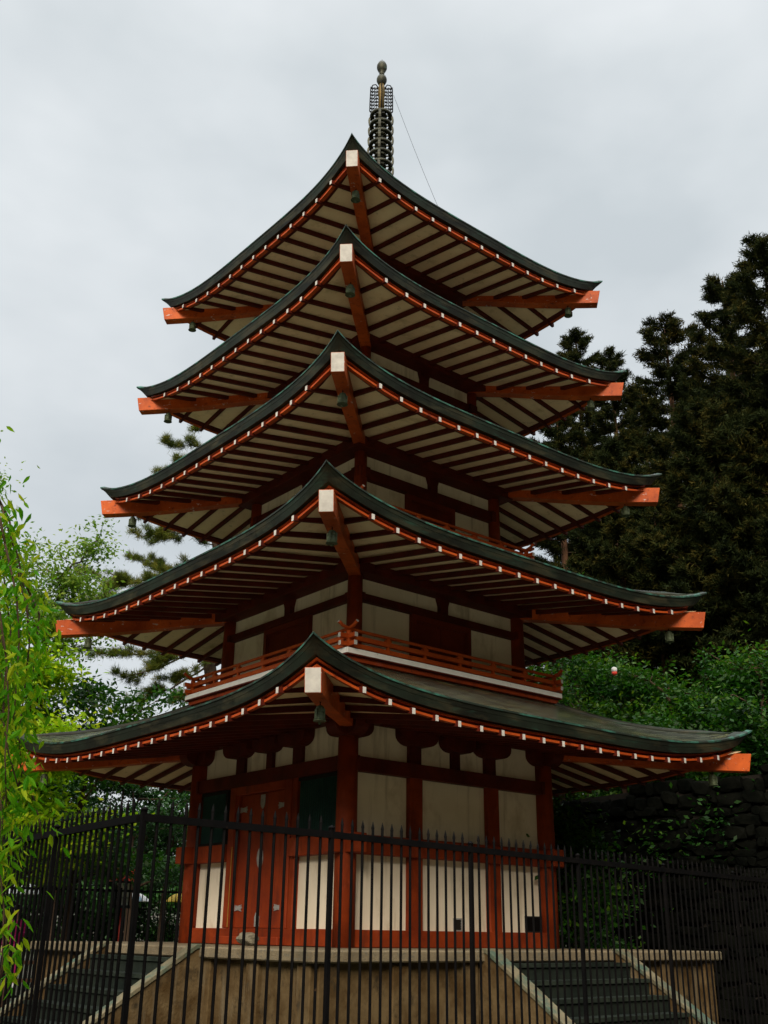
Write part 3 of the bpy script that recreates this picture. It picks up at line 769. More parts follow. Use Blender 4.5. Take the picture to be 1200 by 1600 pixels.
iron_fence('iron_fence', (cLL[0]+.06, cLL[1]), cBK, 'far black iron fence behind the platform in front of the lantern and visitors', 10, zrail+.1, zrail+.25, skip=1)

# ------------------------------------------------------------------ vegetation
def leaf_faces(C, size, droop=.0, aspect=.5, g=rng, up=.5):
    'one diamond shaped leaf per centre'
    n = len(C); d = g.normal(size=(n, 3)); d[:, 2] = d[:, 2]*.6 - droop; d /= np.linalg.norm(d, axis=1)[:, None]
    nn = g.normal(size=(n, 3)); nn[:, 2] += up; s = np.cross(d, nn); s /= np.linalg.norm(s, axis=1)[:, None]+1e-9
    sz = size*g.uniform(.65, 1.25, n)[:, None]
    V = np.empty((n, 4, 3)); V[:, 0] = C; V[:, 1] = C + d*sz*.45 + s*sz*aspect*.5; V[:, 2] = C + d*sz; V[:, 3] = C + d*sz*.45 - s*sz*aspect*.5
    return V.reshape(-1, 3)
def needle_faces(C, axis, length, width, spread, g):
    'thin triangles bursting from C around axis'
    n = len(C); d = axis + g.normal(size=(n, 3))*spread; d /= np.linalg.norm(d, axis=1)[:, None]
    s = np.cross(d, g.normal(size=(n, 3))); s /= np.linalg.norm(s, axis=1)[:, None]+1e-9
    L_ = length*g.uniform(.6, 1.2, n)[:, None]
    V = np.empty((n, 3, 3)); V[:, 0] = C - s*width/2; V[:, 1] = C + s*width/2; V[:, 2] = C + d*L_
    return V.reshape(-1, 3)

def conifer(name, base, height, radius, label, cat, group, seed, start=.22, mats=('needle', 'bark_red'), nb=54, irregular=.35, needle=.16, wid=.040, dens=1.0, lean=(0, 0), top_open=True):
    g = np.random.default_rng(seed); o = empty(name, base); tag(o, label, cat, group)
    base = np.array(base); tp = MB()
    def axis_pt(f_): return base + np.array([lean[0]*f_*height + .12*math.sin(5*f_+seed), lean[1]*f_*height + .12*math.cos(4*f_+seed), f_*height])
    rt = height*.014 + .08
    tp.tube([axis_pt(f_) - (np.array([0, 0, .6]) if f_ == 0 else 0) for f_ in np.linspace(0, 1, 12)], [rt*(1-f_*.93) for f_ in np.linspace(0, 1, 12)], 9)
    bb = MB(); CC = []; AX = []; TI = []
    for i in range(nb):
        f_ = start + (1-start)*((i+g.uniform(0, .9))/nb)**.85; f_ = min(f_, .985)
        a = i*2.399 + g.uniform(-.5, .5)
        prof = (1-f_)**.62*(1.0 if f_ > start+.1 else .75) + .05
        Lb = radius*prof*g.uniform(1-irregular, 1+irregular*.6)
        p0 = axis_pt(f_); dirv = np.array([math.cos(a), math.sin(a), 0])
        rise = g.uniform(-.15, .15) + .5*max(0, f_-.6)/.4 + .05
        pts = [p0]; m_ = 6
        for j in range(1, m_+1):
            q = j/m_; pts.append(p0 + dirv*Lb*q + np.array([0, 0, Lb*(rise*q - .22*q*(1-q) + .10*q*q)]) + g.normal(size=3)*.04*Lb*q)
        bb.tube(pts, [max(.012, .05*Lb/3*(1-j/m_*.85)) for j in range(m_+1)], 5)
        ntw = max(12, int((16 + Lb*30)*dens)); ct = g.uniform(0, 1)
        q = g.uniform(.08, 1.0, ntw)**.75; k_ = np.minimum((q*m_).astype(int), m_-1); PT = np.array(pts)
        base_ = PT[k_] + (PT[k_+1]-PT[k_])*(q*m_-k_)[:, None]
        side = np.array([-dirv[1], dirv[0], 0]); sg = g.choice([-1, 1], ntw)
        tw = dirv[None]*g.uniform(.35, 1, ntw)[:, None] + side[None]*(sg*g.uniform(.1, 1.1, ntw))[:, None] + np.array([0, 0, 1])[None]*g.uniform(-.12, .42, ntw)[:, None]
        tw /= np.linalg.norm(tw, axis=1)[:, None]; tl = (.25 + .55*Lb/3.5*(1.15-q))*g.uniform(.6, 1.2, ntw)
        nn = 20; pos = np.linspace(.12, 1.0, nn)
        P_ = base_[:, None] + tw[:, None]*(tl[:, None]*pos[None])[..., None] + g.normal(size=(ntw, nn, 3))*np.array([.055, .055, .035])
        CC.append(P_.reshape(-1, 3)); AX.append(np.repeat(tw[:, None] + np.array([0, 0, .35]), nn, 1).reshape(-1, 3))
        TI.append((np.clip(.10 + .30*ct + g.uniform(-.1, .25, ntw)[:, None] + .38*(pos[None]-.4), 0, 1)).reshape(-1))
    if top_open:
        for j in range(14):
            f_ = g.uniform(.9, 1.0); c0 = axis_pt(f_); n_ = 24; CC.append(c0 + g.normal(size=(n_, 3))*.09); AX.append(np.repeat(np.array([[0, 0, 1.0]]), n_, 0)); TI.append(np.full(n_, .3))
    CC, AX, TI = np.concatenate(CC), np.concatenate(AX), np.concatenate(TI)
    tp.build('trunk', mats[1], o); bb.build('branch', 'twig', o)
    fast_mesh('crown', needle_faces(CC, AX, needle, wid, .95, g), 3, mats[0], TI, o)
    return o

def broadleaf(name, base, height, spread, label, cat, group, seed, mats, leaf=.13, nleaf=14000, trunk=.12, start=.3, layers=False, nlimb=7, clump=.5, droop=.3, fork=True, aspect=.5, weep=0.0):
    g = np.random.default_rng(seed); o = empty(name, base); tag(o, label, cat, group); base = np.array(base)
    tp = MB(); bb = MB(); lean = g.normal(size=2)*.06*height
    ax = [base + np.array([lean[0]*f_**1.5, lean[1]*f_**1.5, f_*height*.82 - (.5 if f_ == 0 else 0)]) for f_ in np.linspace(0, 1, 8)]
    tp.tube(ax, [trunk*(1.15-.95*f_) for f_ in np.linspace(0, 1, 8)], 8)
    ends = []
    for i in range(nlimb):
        f_ = start + (1-start)*(i+.5)/nlimb; k_ = min(int(f_*7), 6); p0 = ax[k_] + (ax[k_+1]-ax[k_])*(f_*7-k_)
        a = i*2.4 + g.uniform(-.4, .4); el = g.uniform(.15, .55) + .5*f_
        Lb = spread*g.uniform(.7, 1.1)*(1 - .45*max(0, f_-.5)); d = np.array([math.cos(a)*math.cos(el), math.sin(a)*math.cos(el), math.sin(el)])
        pts = [p0]
        for j in range(1, 6): pts.append(p0 + d*Lb*j/5 + np.array([0, 0, -.18*Lb*(j/5)**2]) + g.normal(size=3)*.05*Lb)
        bb.tube(pts, [max(.008, trunk*.42*(1-j/5*.85)) for j in range(6)], 5)
        for s_ in range(6):
            j = g.integers(1, 6); p1 = pts[j]; d2 = d*.5 + g.normal(size=3)*.6; d2[2] = d2[2]*.5 + .15; d2 /= np.linalg.norm(d2); L2 = Lb*g.uniform(.25, .5)
            q = [p1, p1 + d2*L2*.5 + g.normal(size=3)*.04, p1 + d2*L2 - np.array([0, 0, .08*L2])]
            bb.tube(q, [max(.007, trunk*.16), max(.006, trunk*.1), .005], 4); ends += [q[1], q[2], (q[1]+q[2])/2]
        ends += [pts[3], pts[4], pts[5]]
    ends = np.array(ends); per = max(3, nleaf//len(ends)); CC = []; TI = []
    for e in ends:
        flat = .28 if layers else .62
        sc = clump*g.uniform(.6, 1.3); n_ = int(per*g.uniform(.5, 1.5)); pp = g.normal(size=(n_, 3))*np.array([sc*.55, sc*.55, sc*.55*flat])
        if weep: pp[:, 2] -= np.abs(g.normal(size=n_))*weep
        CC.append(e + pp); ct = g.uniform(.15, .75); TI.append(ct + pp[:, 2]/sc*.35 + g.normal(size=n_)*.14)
    CC, TI = np.concatenate(CC), np.concatenate(TI)
    tp.build('trunk', mats[1], o); bb.build('branch', 'twig', o)
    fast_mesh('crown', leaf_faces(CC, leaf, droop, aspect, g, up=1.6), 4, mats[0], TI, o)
    return o

def tree_by_top(px, py, u):
    p = at(px, py, u); return p, gz(p.x, p.y)
# conifers on the slope at the right
for i, (px, py, u, rad, st, lab) in enumerate([
    (1192, 382, 29, 4.4, .16, 'tallest dark conifer at the right edge with thin ragged top'),
    (1128, 436, 33, 4.2, .18, 'dark conifer just left of the tallest one at the right'),
    (1036, 508, 35, 4.6, .16, 'dark conifer with knobbly top right of the second roof corner'),
    (898, 524, 44, 3.8, .2, 'distant dark conifer whose top shows above the second roof tip'),
    (952, 556, 42, 3.2, .2, 'distant slim conifer between two conifer tops above the second roof corner'),
    (1105, 640, 29, 4.4, .3, 'nearer dark conifer with rusty drooping tips at right of the third roof'),
    (960, 705, 32, 3.8, .25, 'olive brown conifer right behind the third roof corner'),
    (1195, 660, 27, 4.0, .3, 'nearest dark conifer at the right edge above the green shrubs'),
    (1020, 800, 30, 3.6, .25, 'low rusty conifer behind the fourth roof corner at right'),
    (868, 640, 40, 3.4, .15, 'distant conifer seen between the second and third roofs at right'), (1000, 620, 46, 4.5, .12, 'distant full conifer filling the gap behind the third roof corner'), (1080, 600, 44, 4.6, .12, 'distant full conifer filling the gap right of the knobbly topped one'), (1160, 560, 42, 4.6, .12, 'distant full conifer behind the tallest one at the right'), (925, 690, 48, 4.4, .12, 'distant full conifer low behind the third roof at right'), (1125, 760, 34, 4.2, .1, 'low full conifer behind the fourth roof tip at right'), (960, 830, 36, 4.0, .1, 'low conifer behind the green sprays above the fourth roof at right'), (1200, 800, 31, 3.8, .1, 'low conifer at the right edge above the weeping tree')]):
    p, g0 = tree_by_top(px, py, u); H = p.z - g0
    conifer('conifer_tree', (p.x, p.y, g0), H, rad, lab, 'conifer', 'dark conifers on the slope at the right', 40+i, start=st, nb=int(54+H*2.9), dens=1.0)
# bright broadleaf trees and shrubs below them
for i, (px, py, u, sp, mt, lab, nl, wp) in enumerate([
    (1150, 985, 22.4, 2.3, 'maple', 'lush green weeping tree at the right edge above the lowest roof tip', 16000, .5),
    (1050, 1020, 23.2, 2.0, 'maple', 'green leafy tree behind the lowest roof right of the balcony', 12000, .35),
    (955, 1005, 24.2, 2.0, 'maple', 'bright green tree just right of the balcony corner', 12000, .2),
    (880, 1040, 25, 1.7, 'maple', 'bright green bush beside the right end of the balcony', 8000, .1),
    (905, 868, 31, 2.0, 'maple', 'bright green maple sprays behind the fourth roof at right', 8000, .0),
    (1060, 925, 30, 1.6, 'maple', 'small green maple under the dark conifers behind the fourth roof tip', 5000, .0),
    (890, 1250, 19.5, 1.2, 'maple', 'dark green shrub beside the right end of the ground storey', 6000, .2)]):
    p, g0 = tree_by_top(px, py, u); H = max(2.2, (p.z - g0)*1.10)
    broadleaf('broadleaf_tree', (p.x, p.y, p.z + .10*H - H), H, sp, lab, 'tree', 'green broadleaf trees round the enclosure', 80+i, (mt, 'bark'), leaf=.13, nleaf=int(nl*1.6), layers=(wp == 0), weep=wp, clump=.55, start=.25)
# left: yellow green maples, green trees
for i, (px, py, u, sp, mt, lab, nl) in enumerate([
    (60, 955, 21, 2.3, 'maple_y', 'yellow green maple behind the cherry strands left of the fourth roof', 13000),
    (150, 1060, 24, 2.2, 'maple', 'green maple with open branches above the left tip of the lowest roof', 9000),
    (20, 1080, 23, 2.2, 'maple_y', 'bright yellow green tree at the left edge behind the cherry strands', 10000),
    (225, 1200, 37, 3.2, 'deep', 'deep green tree left of the ground storey behind the fence', 12000),
    (110, 1220, 36, 3.1, 'deep', 'dark green tree under the left tip of the lowest roof', 11000),
    (20, 1215, 35, 3.0, 'deep', 'dark green tree at the left edge behind the iron fence', 10000),
    (275, 1185, 39, 3.3, 'deep', 'shaded green tree close to the left edge of the ground storey', 10000)]):
    p, g0 = tree_by_top(px, py, u); H = max(2.2, (p.z - g0)*1.10)
    broadleaf('broadleaf_tree', (p.x, p.y, g0), H, sp, lab, 'tree', 'green broadleaf trees round the enclosure', 120+i, (mt, 'bark'), leaf=.15, nleaf=nl, layers=True, clump=.6, start=.35)
for i, (px, py, u, lab) in enumerate([(20, 1290, 49, 'low dark shrub behind the fence at the far left'), (85, 1285, 49, 'low dark shrub with bright leaf tips behind the wooden fence'), (150, 1285, 50, 'low dark shrub left of the red post lantern'), (215, 1280, 51, 'low dark shrub behind the red post lantern'), (275, 1275, 52, 'low dark shrub beside the left edge of the ground storey')]):
    p, g0 = tree_by_top(px, py, u); H = max(2.0, p.z - g0)
    broadleaf('shrub', (p.x, p.y, g0), H, 3.2, lab, 'shrub', 'shrubs behind the enclosure', 200+i, ('deep', 'bark'), leaf=.22, nleaf=14000, trunk=.06, start=.05, clump=.75, nlimb=9)
# airy birch-like tree at the left edge
for i, (px, py, u, sp, lab) in enumerate([(4, 672, 22, 1.7, 'tall airy light green tree with fine twigs at the left edge'), (48, 800, 21, 1.7, 'smaller airy light green tree below the taller one at the left edge')]):
    p, g0 = tree_by_top(px, py, u)
    broadleaf('airy_tree', (p.x, p.y, g0), (p.z-g0)*1.12, sp, lab, 'tree', 'airy light trees at the left', 160+i, ('birch', 'bark'), leaf=.11, nleaf=9000, trunk=.07, start=.74, clump=.42, nlimb=11)

# black pine behind the left roofs
def pine_tree():
    g = np.random.default_rng(5); u0 = 26.5
    foot = at(335, 1180, u0); b = (foot.x, foot.y, gz(foot.x, foot.y)); o = empty('pine_tree', b)
    tag(o, 'gnarled pine with tufted needle branches reaching out behind the left roofs', 'pine')
    tp = MB(); bb = MB(); CC = []; AX = []; TI = []
    tr = [Vector(b) - Vector((0, 0, .5))] + [at(px, py, u0) for px, py in ((338, 1120), (322, 1000), (345, 900), (330, 800), (350, 720), (335, 640))]
    tp.tube(tr, [.20, .18, .16, .13, .10, .07, .03], 9)
    tufts = [((335, 640), (300, 672), -.5), ((340, 690), (258, 690), -1), ((338, 720), (248, 735), .3), ((335, 700), (275, 720), 0), ((338, 760), (190, 775), .6), ((330, 800), (205, 830), -1), ((333, 812), (240, 845), .4), ((332, 780), (215, 800), 1.2), ((335, 850), (300, 820), -1.5),
             ((345, 880), (170, 895), -.5), ((345, 890), (95, 925), -.8), ((340, 900), (125, 890), .8), ((345, 870), (200, 870), 1.5), ((340, 930), (150, 935), 1), ((338, 910), (230, 900), -1.5),
             ((322, 1000), (140, 1015), .5), ((322, 1010), (180, 1050), -1), ((325, 990), (230, 985), 1), ((325, 1040), (200, 1090), .5), ((330, 1020), (260, 1060), -1.2), ((322, 1000), (240, 1025), -2), ((325, 1050), (270, 1095), 1.2), ((330, 960), (250, 955), 0), ((345, 900), (420, 860), 1), ((335, 700), (400, 690), 1)]
    for (a, e, du) in tufts:
        p0 = at(*a, u0); p1 = at(*e, u0 + du); d = p1-p0; L_ = d.length
        pts = [p0 + d*q + Vector((0, 0, -.10*L_*math.sin(math.pi*q))) + Vector(g.normal(size=3))*.03*L_*min(q*3, 1) for q in np.linspace(0, 1, 8)]; pts[-1] = p1
        bb.tube(pts, [max(.012, .028*L_/2.2*(1-q*.75)) for q in np.linspace(0, 1, 8)], 6)
        def burst(c, dirv, m_=1.0):
            n_ = int(100*m_); CC.append(np.array(c)[None] + g.normal(size=(n_, 3))*.045); AX.append(np.repeat((np.array(dirv)*.5 + np.array([0, 0, .5]))[None], n_, 0)); TI.append(np.clip(g.uniform(.15, .75) + g.normal(size=n_)*.16, 0, 1))
        dn = np.array(d.normalized())
        nsub = max(4, int(L_*5.0))
        for s_ in range(nsub):
            q = g.uniform(.3, 1.0); k_ = min(int(q*7), 6); p = pts[k_] + (pts[k_+1]-pts[k_])*(q*7-k_)
            d2 = dn*.7 + g.normal(size=3)*.55; d2[2] = d2[2]*.5 + .18; d2 /= np.linalg.norm(d2); L2 = g.uniform(.18, .5)*min(1, L_/1.8)*(1.15-q*.5)
            e2 = np.array(p) + d2*L2
            bb.tube([p, (np.array(p)+e2)/2 - np.array([0, 0, .02]), e2], [.014, .010, .007], 4)
            for t_ in (.45, .75, 1.0): burst(np.array(p) + d2*L2*t_, d2, .8)
        for q in np.linspace(.55, 1, 5):
            k_ = min(int(q*7), 6); p = pts[k_] + (pts[k_+1]-pts[k_])*(q*7-k_); burst(p, dn)
    tp.build('trunk', 'bark', o); bb.build('branch', 'bark', o)
    fast_mesh('crown', needle_faces(np.concatenate(CC), np.concatenate(AX), .165, .012, .75, g), 3, 'pine', np.concatenate(TI), o)
pine_tree()

# weeping cherry in the near left foreground
def cherry():
    g = np.random.default_rng(11); tb = vu(-3.9, 5.3); b = (tb.x, tb.y, gz(tb.x, tb.y)); o = empty('weeping_cherry_tree', b)
    tag(o, 'weeping cherry with hanging strands of yellow green leaves close at the left edge', 'tree')
    tp = MB(); bb = MB(); top = Vector(b) + Vector((0, 0, 4.6))
    tp.tube([Vector(b)-Vector((0, 0, .3)), Vector(b)+Vector((.05, 0, 1.5)), Vector(b)+Vector((-.05, .05, 3)), top], [.17, .14, .12, .07], 9)
    C, Dv, TI, SZ = [], [], [], []
    # each strand: list of photo pixels and depth, topped by an arch back to the trunk
    strands = [([(14, 810), (30, 880), (42, 940), (46, 1010), (38, 1080), (30, 1150), (34, 1215)], 5.2),
               ([(2, 790), (20, 850), (34, 920), (48, 985), (40, 1060)], 5.0),
               ([(-8, 830), (6, 900), (16, 980), (20, 1060), (24, 1130), (20, 1200), (14, 1275)], 5.4),
               ([(-20, 800), (-8, 900), (0, 1000), (6, 1100), (8, 1200), (4, 1290), (6, 1370)], 5.1),
               ([(48, 930), (62, 960), (56, 1010), (50, 1070), (46, 1130)], 5.5),
               ([(30, 1190), (50, 1240), (60, 1275), (66, 1310)], 5.3),
               
               ([(-10, 1180), (2, 1260), (-2, 1340), (6, 1420), (4, 1500), (-2, 1540)], 5.0),
               ([(-22, 1250), (-6, 1350), (8, 1430), (10, 1480), (2, 1530)], 5.2),
               ([(-30, 900), (-20, 1000), (-14, 1100), (-12, 1200), (-14, 1300), (-16, 1400)], 5.5),
               ([(-2, 960), (10, 1040), (4, 1120), (14, 1180), (30, 1235)], 4.9), ([(8, 850), (26, 930), (30, 1000), (26, 1070), (20, 1140)], 4.8),
               ([(-12, 880), (0, 960), (10, 1030), (14, 1110), (8, 1180), (10, 1260)], 4.7)]
    for i in range(34):        # the rest of the hanging crown, beyond the picture's left edge
        x0 = g.uniform(-1150, -70); y0 = g.uniform(700, 900); n_ = int(g.integers(4, 8)); strands.append(([(x0 + g.normal()*12 + 6*k, y0 + k*g.uniform(60, 85)) for k in range(n_)], g.uniform(4.7, 6.3)))
    for pts, u in strands:
        P = [at(px, py, u) for px, py in pts]
        t0 = top - Vector((0, 0, g.uniform(.1, 1.1))); hgt = g.uniform(.5, 1.0)
        c1 = t0 + (P[0]-t0)*.35 + Vector((0, 0, hgt + max(0, P[0].z-t0.z))) + Vector(g.normal(size=3))*.12; c2 = P[0] + (t0-P[0])*.12 + Vector((0, 0, .45)) + Vector(g.normal(size=3))*.05
        arch = [t0*(1-a)**3 + c1*3*a*(1-a)**2 + c2*3*a*a*(1-a) + P[0]*a**3 for a in np.linspace(0, 1, 14)]
        bb.tube(arch, list(np.linspace(.028, .006, 14)), 5)
        for a in arch[4:-1]:
            for _ in range(9):
                C.append(np.array(a) + g.normal(size=3)*np.array([.09, .09, .07])); d = np.array([g.normal()*.6, g.normal()*.6, -.7]); Dv.append(d/np.linalg.norm(d)); TI.append(g.beta(1.6, 1.7)); SZ.append(g.uniform(.042, .088))
        bb.tube(P, [.006 - .0035*i/len(P) for i in range(len(P))], 5)
        for i in range(len(P)-1):
            seg = P[i+1]-P[i]; n_ = max(3, int(seg.length/.0145))
            for j in range(n_):
                p = P[i] + seg*(j+g.uniform(0, 1))/n_
                for _ in range(2):
                    C.append(np.array(p) + g.normal(size=3)*.055); d = np.array(RH)*g.normal()*.8 + np.array(FH)*g.normal()*.6 + np.array([0, 0, -.75 - .3*g.uniform()]); Dv.append(d/np.linalg.norm(d))
                    TI.append(g.beta(1.6, 1.7)); SZ.append(g.uniform(.042, .088))
    C, Dv, TI, SZ = np.array(C), np.array(Dv), np.array(TI), np.array(SZ)[:, None]; n = len(C)
    s = np.cross(Dv, g.normal(size=(n, 3))); s /= np.linalg.norm(s, axis=1)[:, None]; nr = np.cross(Dv, s)
    V = np.empty((n, 2, 4, 3)); wd = .30
    base = C; tip = C + Dv*SZ; m1 = C + Dv*SZ*.55 - nr*SZ*.06
    for h, sg in ((0, 1), (1, -1)):
        a = C + Dv*SZ*.30 + s*sg*SZ*wd*.5 + nr*SZ*.07; b2 = C + Dv*SZ*.62 + s*sg*SZ*wd*.42 + nr*SZ*.05
        V[:, h, 0] = base; V[:, h, 1] = a; V[:, h, 2] = b2; V[:, h, 3] = tip
    tp.build('trunk', 'bark', o); bb.build('branch', 'twig', o)
    fast_mesh('leaves', V.reshape(-1, 3), 4, 'cherry', np.repeat(TI, 2), o)
cherry()

# ------------------------------------------------------------------ dark stone wall at the right
def stone_wall():
    A, B = at(880, 1262, 23.4), at(1300, 1205, 20.4)
    A.z = B.z = 0; d = (B-A); L_ = d.length; d.normalize(); n = Vector((d.y, -d.x, 0))
    if n.dot(CAM-A) < 0: n = -n
    z0a = min(gz(A.x, A.y), gz(B.x, B.y)) - .6
    o = empty('stone_wall', (A.x, A.y, gz(A.x, A.y))); tag(o, 'dark dry stone retaining wall behind the fence at the right', 'wall')
    core = MB(); q = A - n*.35
    zt = lambda x: CAM.z + 2.78 + .42*x/L_
    e = A + d*L_
    P = [A - n*.5, e - n*.5, e + n*.02, A + n*.02]
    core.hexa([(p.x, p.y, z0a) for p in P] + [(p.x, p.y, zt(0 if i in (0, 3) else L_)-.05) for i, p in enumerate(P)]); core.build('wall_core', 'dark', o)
    g = np.random.default_rng(3); bm = bmesh.new(); x = 0; row = 0; z = z0a
    while z < CAM.z + 3.6:
        h = g.uniform(.16, .27); x = -g.uniform(0, .3)
        while x < L_:
            w_ = g.uniform(.16, .5)
            if z + h*.6 < zt(min(max(x, 0), L_)):
                r_ = bmesh.ops.create_icosphere(bm, subdivisions=2, radius=.5)
                c = A + d*(x+w_/2) + n*.04; off = g.uniform(-.08, .08); zo_ = g.uniform(-.05, .05); tl = g.uniform(-.25, .25)
                for v in r_['verts']:
                    p = v.co; k = 1 + .22*math.sin(5*p.x+x*7)*math.cos(4*p.z+z*5)
                    p = p*k; p = Vector((max(-.34, min(.34, p.x))*1.3, max(-.4, min(.4, p.y)), max(-.33, min(.33, p.z))*1.3))
                    v.co = c + d*p.x*w_*1.17 + n*(p.y*.36 + off) + Vector((0, 0, z + h/2 + zo_ + (p.z + tl*p.x)*h*1.25))
            x += w_
        z += h; row += 1
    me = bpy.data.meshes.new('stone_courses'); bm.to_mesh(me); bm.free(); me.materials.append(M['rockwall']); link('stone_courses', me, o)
stone_wall()

# ------------------------------------------------------------------ background people, lantern, sign, wooden fence
def skin_mesh(name, joints, edges, m, root=0, sub=1):
    me = bpy.data.meshes.new(name); me.from_pydata([j[:3] for j in joints], edges, []); o = bpy.data.objects.new(name, me); COL.objects.link(o)
    o.modifiers.new('s', 'SKIN'); 
    for i, j in enumerate(joints):
        sv = me.skin_vertices[0].data[i]; r_ = j[3]; sv.radius = r_ if isinstance(r_, tuple) else (r_, r_); sv.use_root = (i == root)
    sm = o.modifiers.new('u', 'SUBSURF'); sm.levels = sm.render_levels = sub
    dg = bpy.context.evaluated_depsgraph_get(); ev = o.evaluated_get(dg); m2 = bpy.data.meshes.new_from_object(ev); m2.name = name
    bpy.data.objects.remove(o); m2.materials.clear(); m2.materials.append(M[m])
    for p in m2.polygons: p.use_smooth = True
    return m2
def person(loc, rz, label, top_m, leg_m, hold=True, shoe='charcoal'):
    o = empty('person', loc, rz); LOC.pop(o.name); tag(o, label, 'person', 'visitors behind the platform')
    # faces -y; joints (x, y, z, r)
    J = [(0, 0, .94, (.13, .10)), (0, .01, 1.10, (.125, .095)), (0, .01, 1.28, (.15, .10)), (0, .01, 1.40, (.10, .08)), (0, 0, 1.48, .055), (0, -.015, 1.53, .06), (0, -.015, 1.59, .085), (0, -.012, 1.66, .088), (0, 0, 1.72, .055)]
    E_ = [(i, i+1) for i in range(8)]
    def chain(start, pts):
        p = start
        for q in pts: J.append(q); E_.append((p, len(J)-1)); p = len(J)-1
        return p
    for sg in (-1, 1):
        chain(0, [(sg*.09, 0, .86, .085), (sg*.10, -.01, .50, .055), (sg*.105, .02, .12, .038), (sg*.105, 0, .05, .04), (sg*.11, -.12, .03, .032)])
        if sg == 1 and hold: hand = chain(2, [(sg*.17, 0, 1.36, .055), (sg*.21, -.02, 1.08, .04), (sg*.15, -.20, 1.17, .030), (sg*.13, -.26, 1.21, .028)])
        else: hand = chain(2, [(sg*.18, 0, 1.36, .055), (sg*.23, .02, 1.07, .04), (sg*.24, -.05, .84, .028), (sg*.24, -.07, .78, .028)])
        h = J[hand]
        for f_ in range(4):
            dx = (f_-1.5)*.017
            if sg == 1 and hold: chain(hand, [(h[0]+.02, h[1]-.02, h[2]+.02+dx, .009), (h[0]-.025, h[1]-.045, h[2]+.02+dx, .008), (h[0]-.05, h[1]-.02, h[2]+.02+dx, .007)])
            else: chain(hand, [(h[0]+.0, h[1]+dx, h[2]-.05, .009), (h[0]-.012*sg, h[1]+dx-.006, h[2]-.085, .008), (h[0]-.028*sg, h[1]+dx-.014, h[2]-.105-.008*(f_ in (1, 2)), .007)])
        chain(hand, [(h[0]-.02*sg, h[1]-.035, h[2]-.01, .010), (h[0]-.03*sg, h[1]-.05, h[2]-.04, .008)])
    chain(6, [(0, -.10, 1.585, .014)])                     # nose
    for sg in (-1, 1): chain(6, [(sg*.088, .005, 1.60, .016)])   # ears
    body = link('body', skin_mesh('body', J, E_, 'skin'), o, False)
    fb = MB()
    for sg in (-1, 1): fb.lathe([(0, -.008), (.010, -.004), (.011, .004), (0, .009)], (sg*.033, -.098, 1.615), 8)
    fb.build('eye', 'hair', o, world=False)
    fb = MB(); fb.box(-.024, .024, -.104, -.095, 1.548, 1.556); fb.build('mouth', 'lantern_red', o, world=False)
    hb = MB(); hb.lathe([(.097, 1.60), (.104, 1.66), (.098, 1.71), (.07, 1.755), (.03, 1.77), (0, 1.772)], (0, .012, 0), 16)
    hb.lathe([(.06, 1.50), (.088, 1.56), (.098, 1.62), (.06, 1.66)], (0, .035, 0), 14); hb.build('hair', 'hair', o, world=False)
    Jj = [(0, 0, .84, (.17, .13)), (0, .01, 1.06, (.155, .12)), (0, .01, 1.27, (.178, .125)), (0, .01, 1.41, (.115, .095)), (0, .005, 1.475, .066)]
    Ej = [(0,1),(1,2),(2,3),(3,4)]
    for sg in (-1, 1):
        b = len(Jj)
        if sg == 1 and hold: Jj += [(sg*.18, 0, 1.36, .072), (sg*.215, -.02, 1.08, .058), (sg*.155, -.19, 1.165, .046)]
        else: Jj += [(sg*.185, 0, 1.36, .072), (sg*.235, .02, 1.07, .058), (sg*.242, -.045, .86, .046)]
        Ej += [(2, b), (b, b+1), (b+1, b+2)]
    link('jacket', skin_mesh('jacket', Jj, Ej, top_m), o, False)
    Jt = [(0, 0, .93, (.15, .115))]; Et = []
    for sg in (-1, 1):
        b = len(Jt); Jt += [(sg*.092, 0, .84, .10), (sg*.102, -.01, .50, .075), (sg*.107, .02, .12, .062)]; Et += [(0, b), (b, b+1), (b+1, b+2)]
    link('trousers', skin_mesh('trousers', Jt, Et, leg_m), o, False)
    for sg in (-1, 1):
        sb = MB(); sb.grid([[(sg*.108 + x*wd, y, z) for x in (-1, -.6, 0, .6, 1, .6, 0, -.6, -1)] for (y, z, wd) in ((.075, .05, .03), (.07, .09, .045), (0, .10, .05), (-.09, .075, .048), (-.165, .045, .035))])
        sb = MB(); sb.hexa([(sg*.108-.048, -.17, 0), (sg*.108+.048, -.17, 0), (sg*.108+.045, .085, 0), (sg*.108-.045, .085, 0), (sg*.108-.035, -.15, .06), (sg*.108+.035, -.15, .06), (sg*.108+.038, .07, .11), (sg*.108-.038, .07, .11)])
        sb.build('shoe', shoe, o, bevel=.012, world=False)
    return o
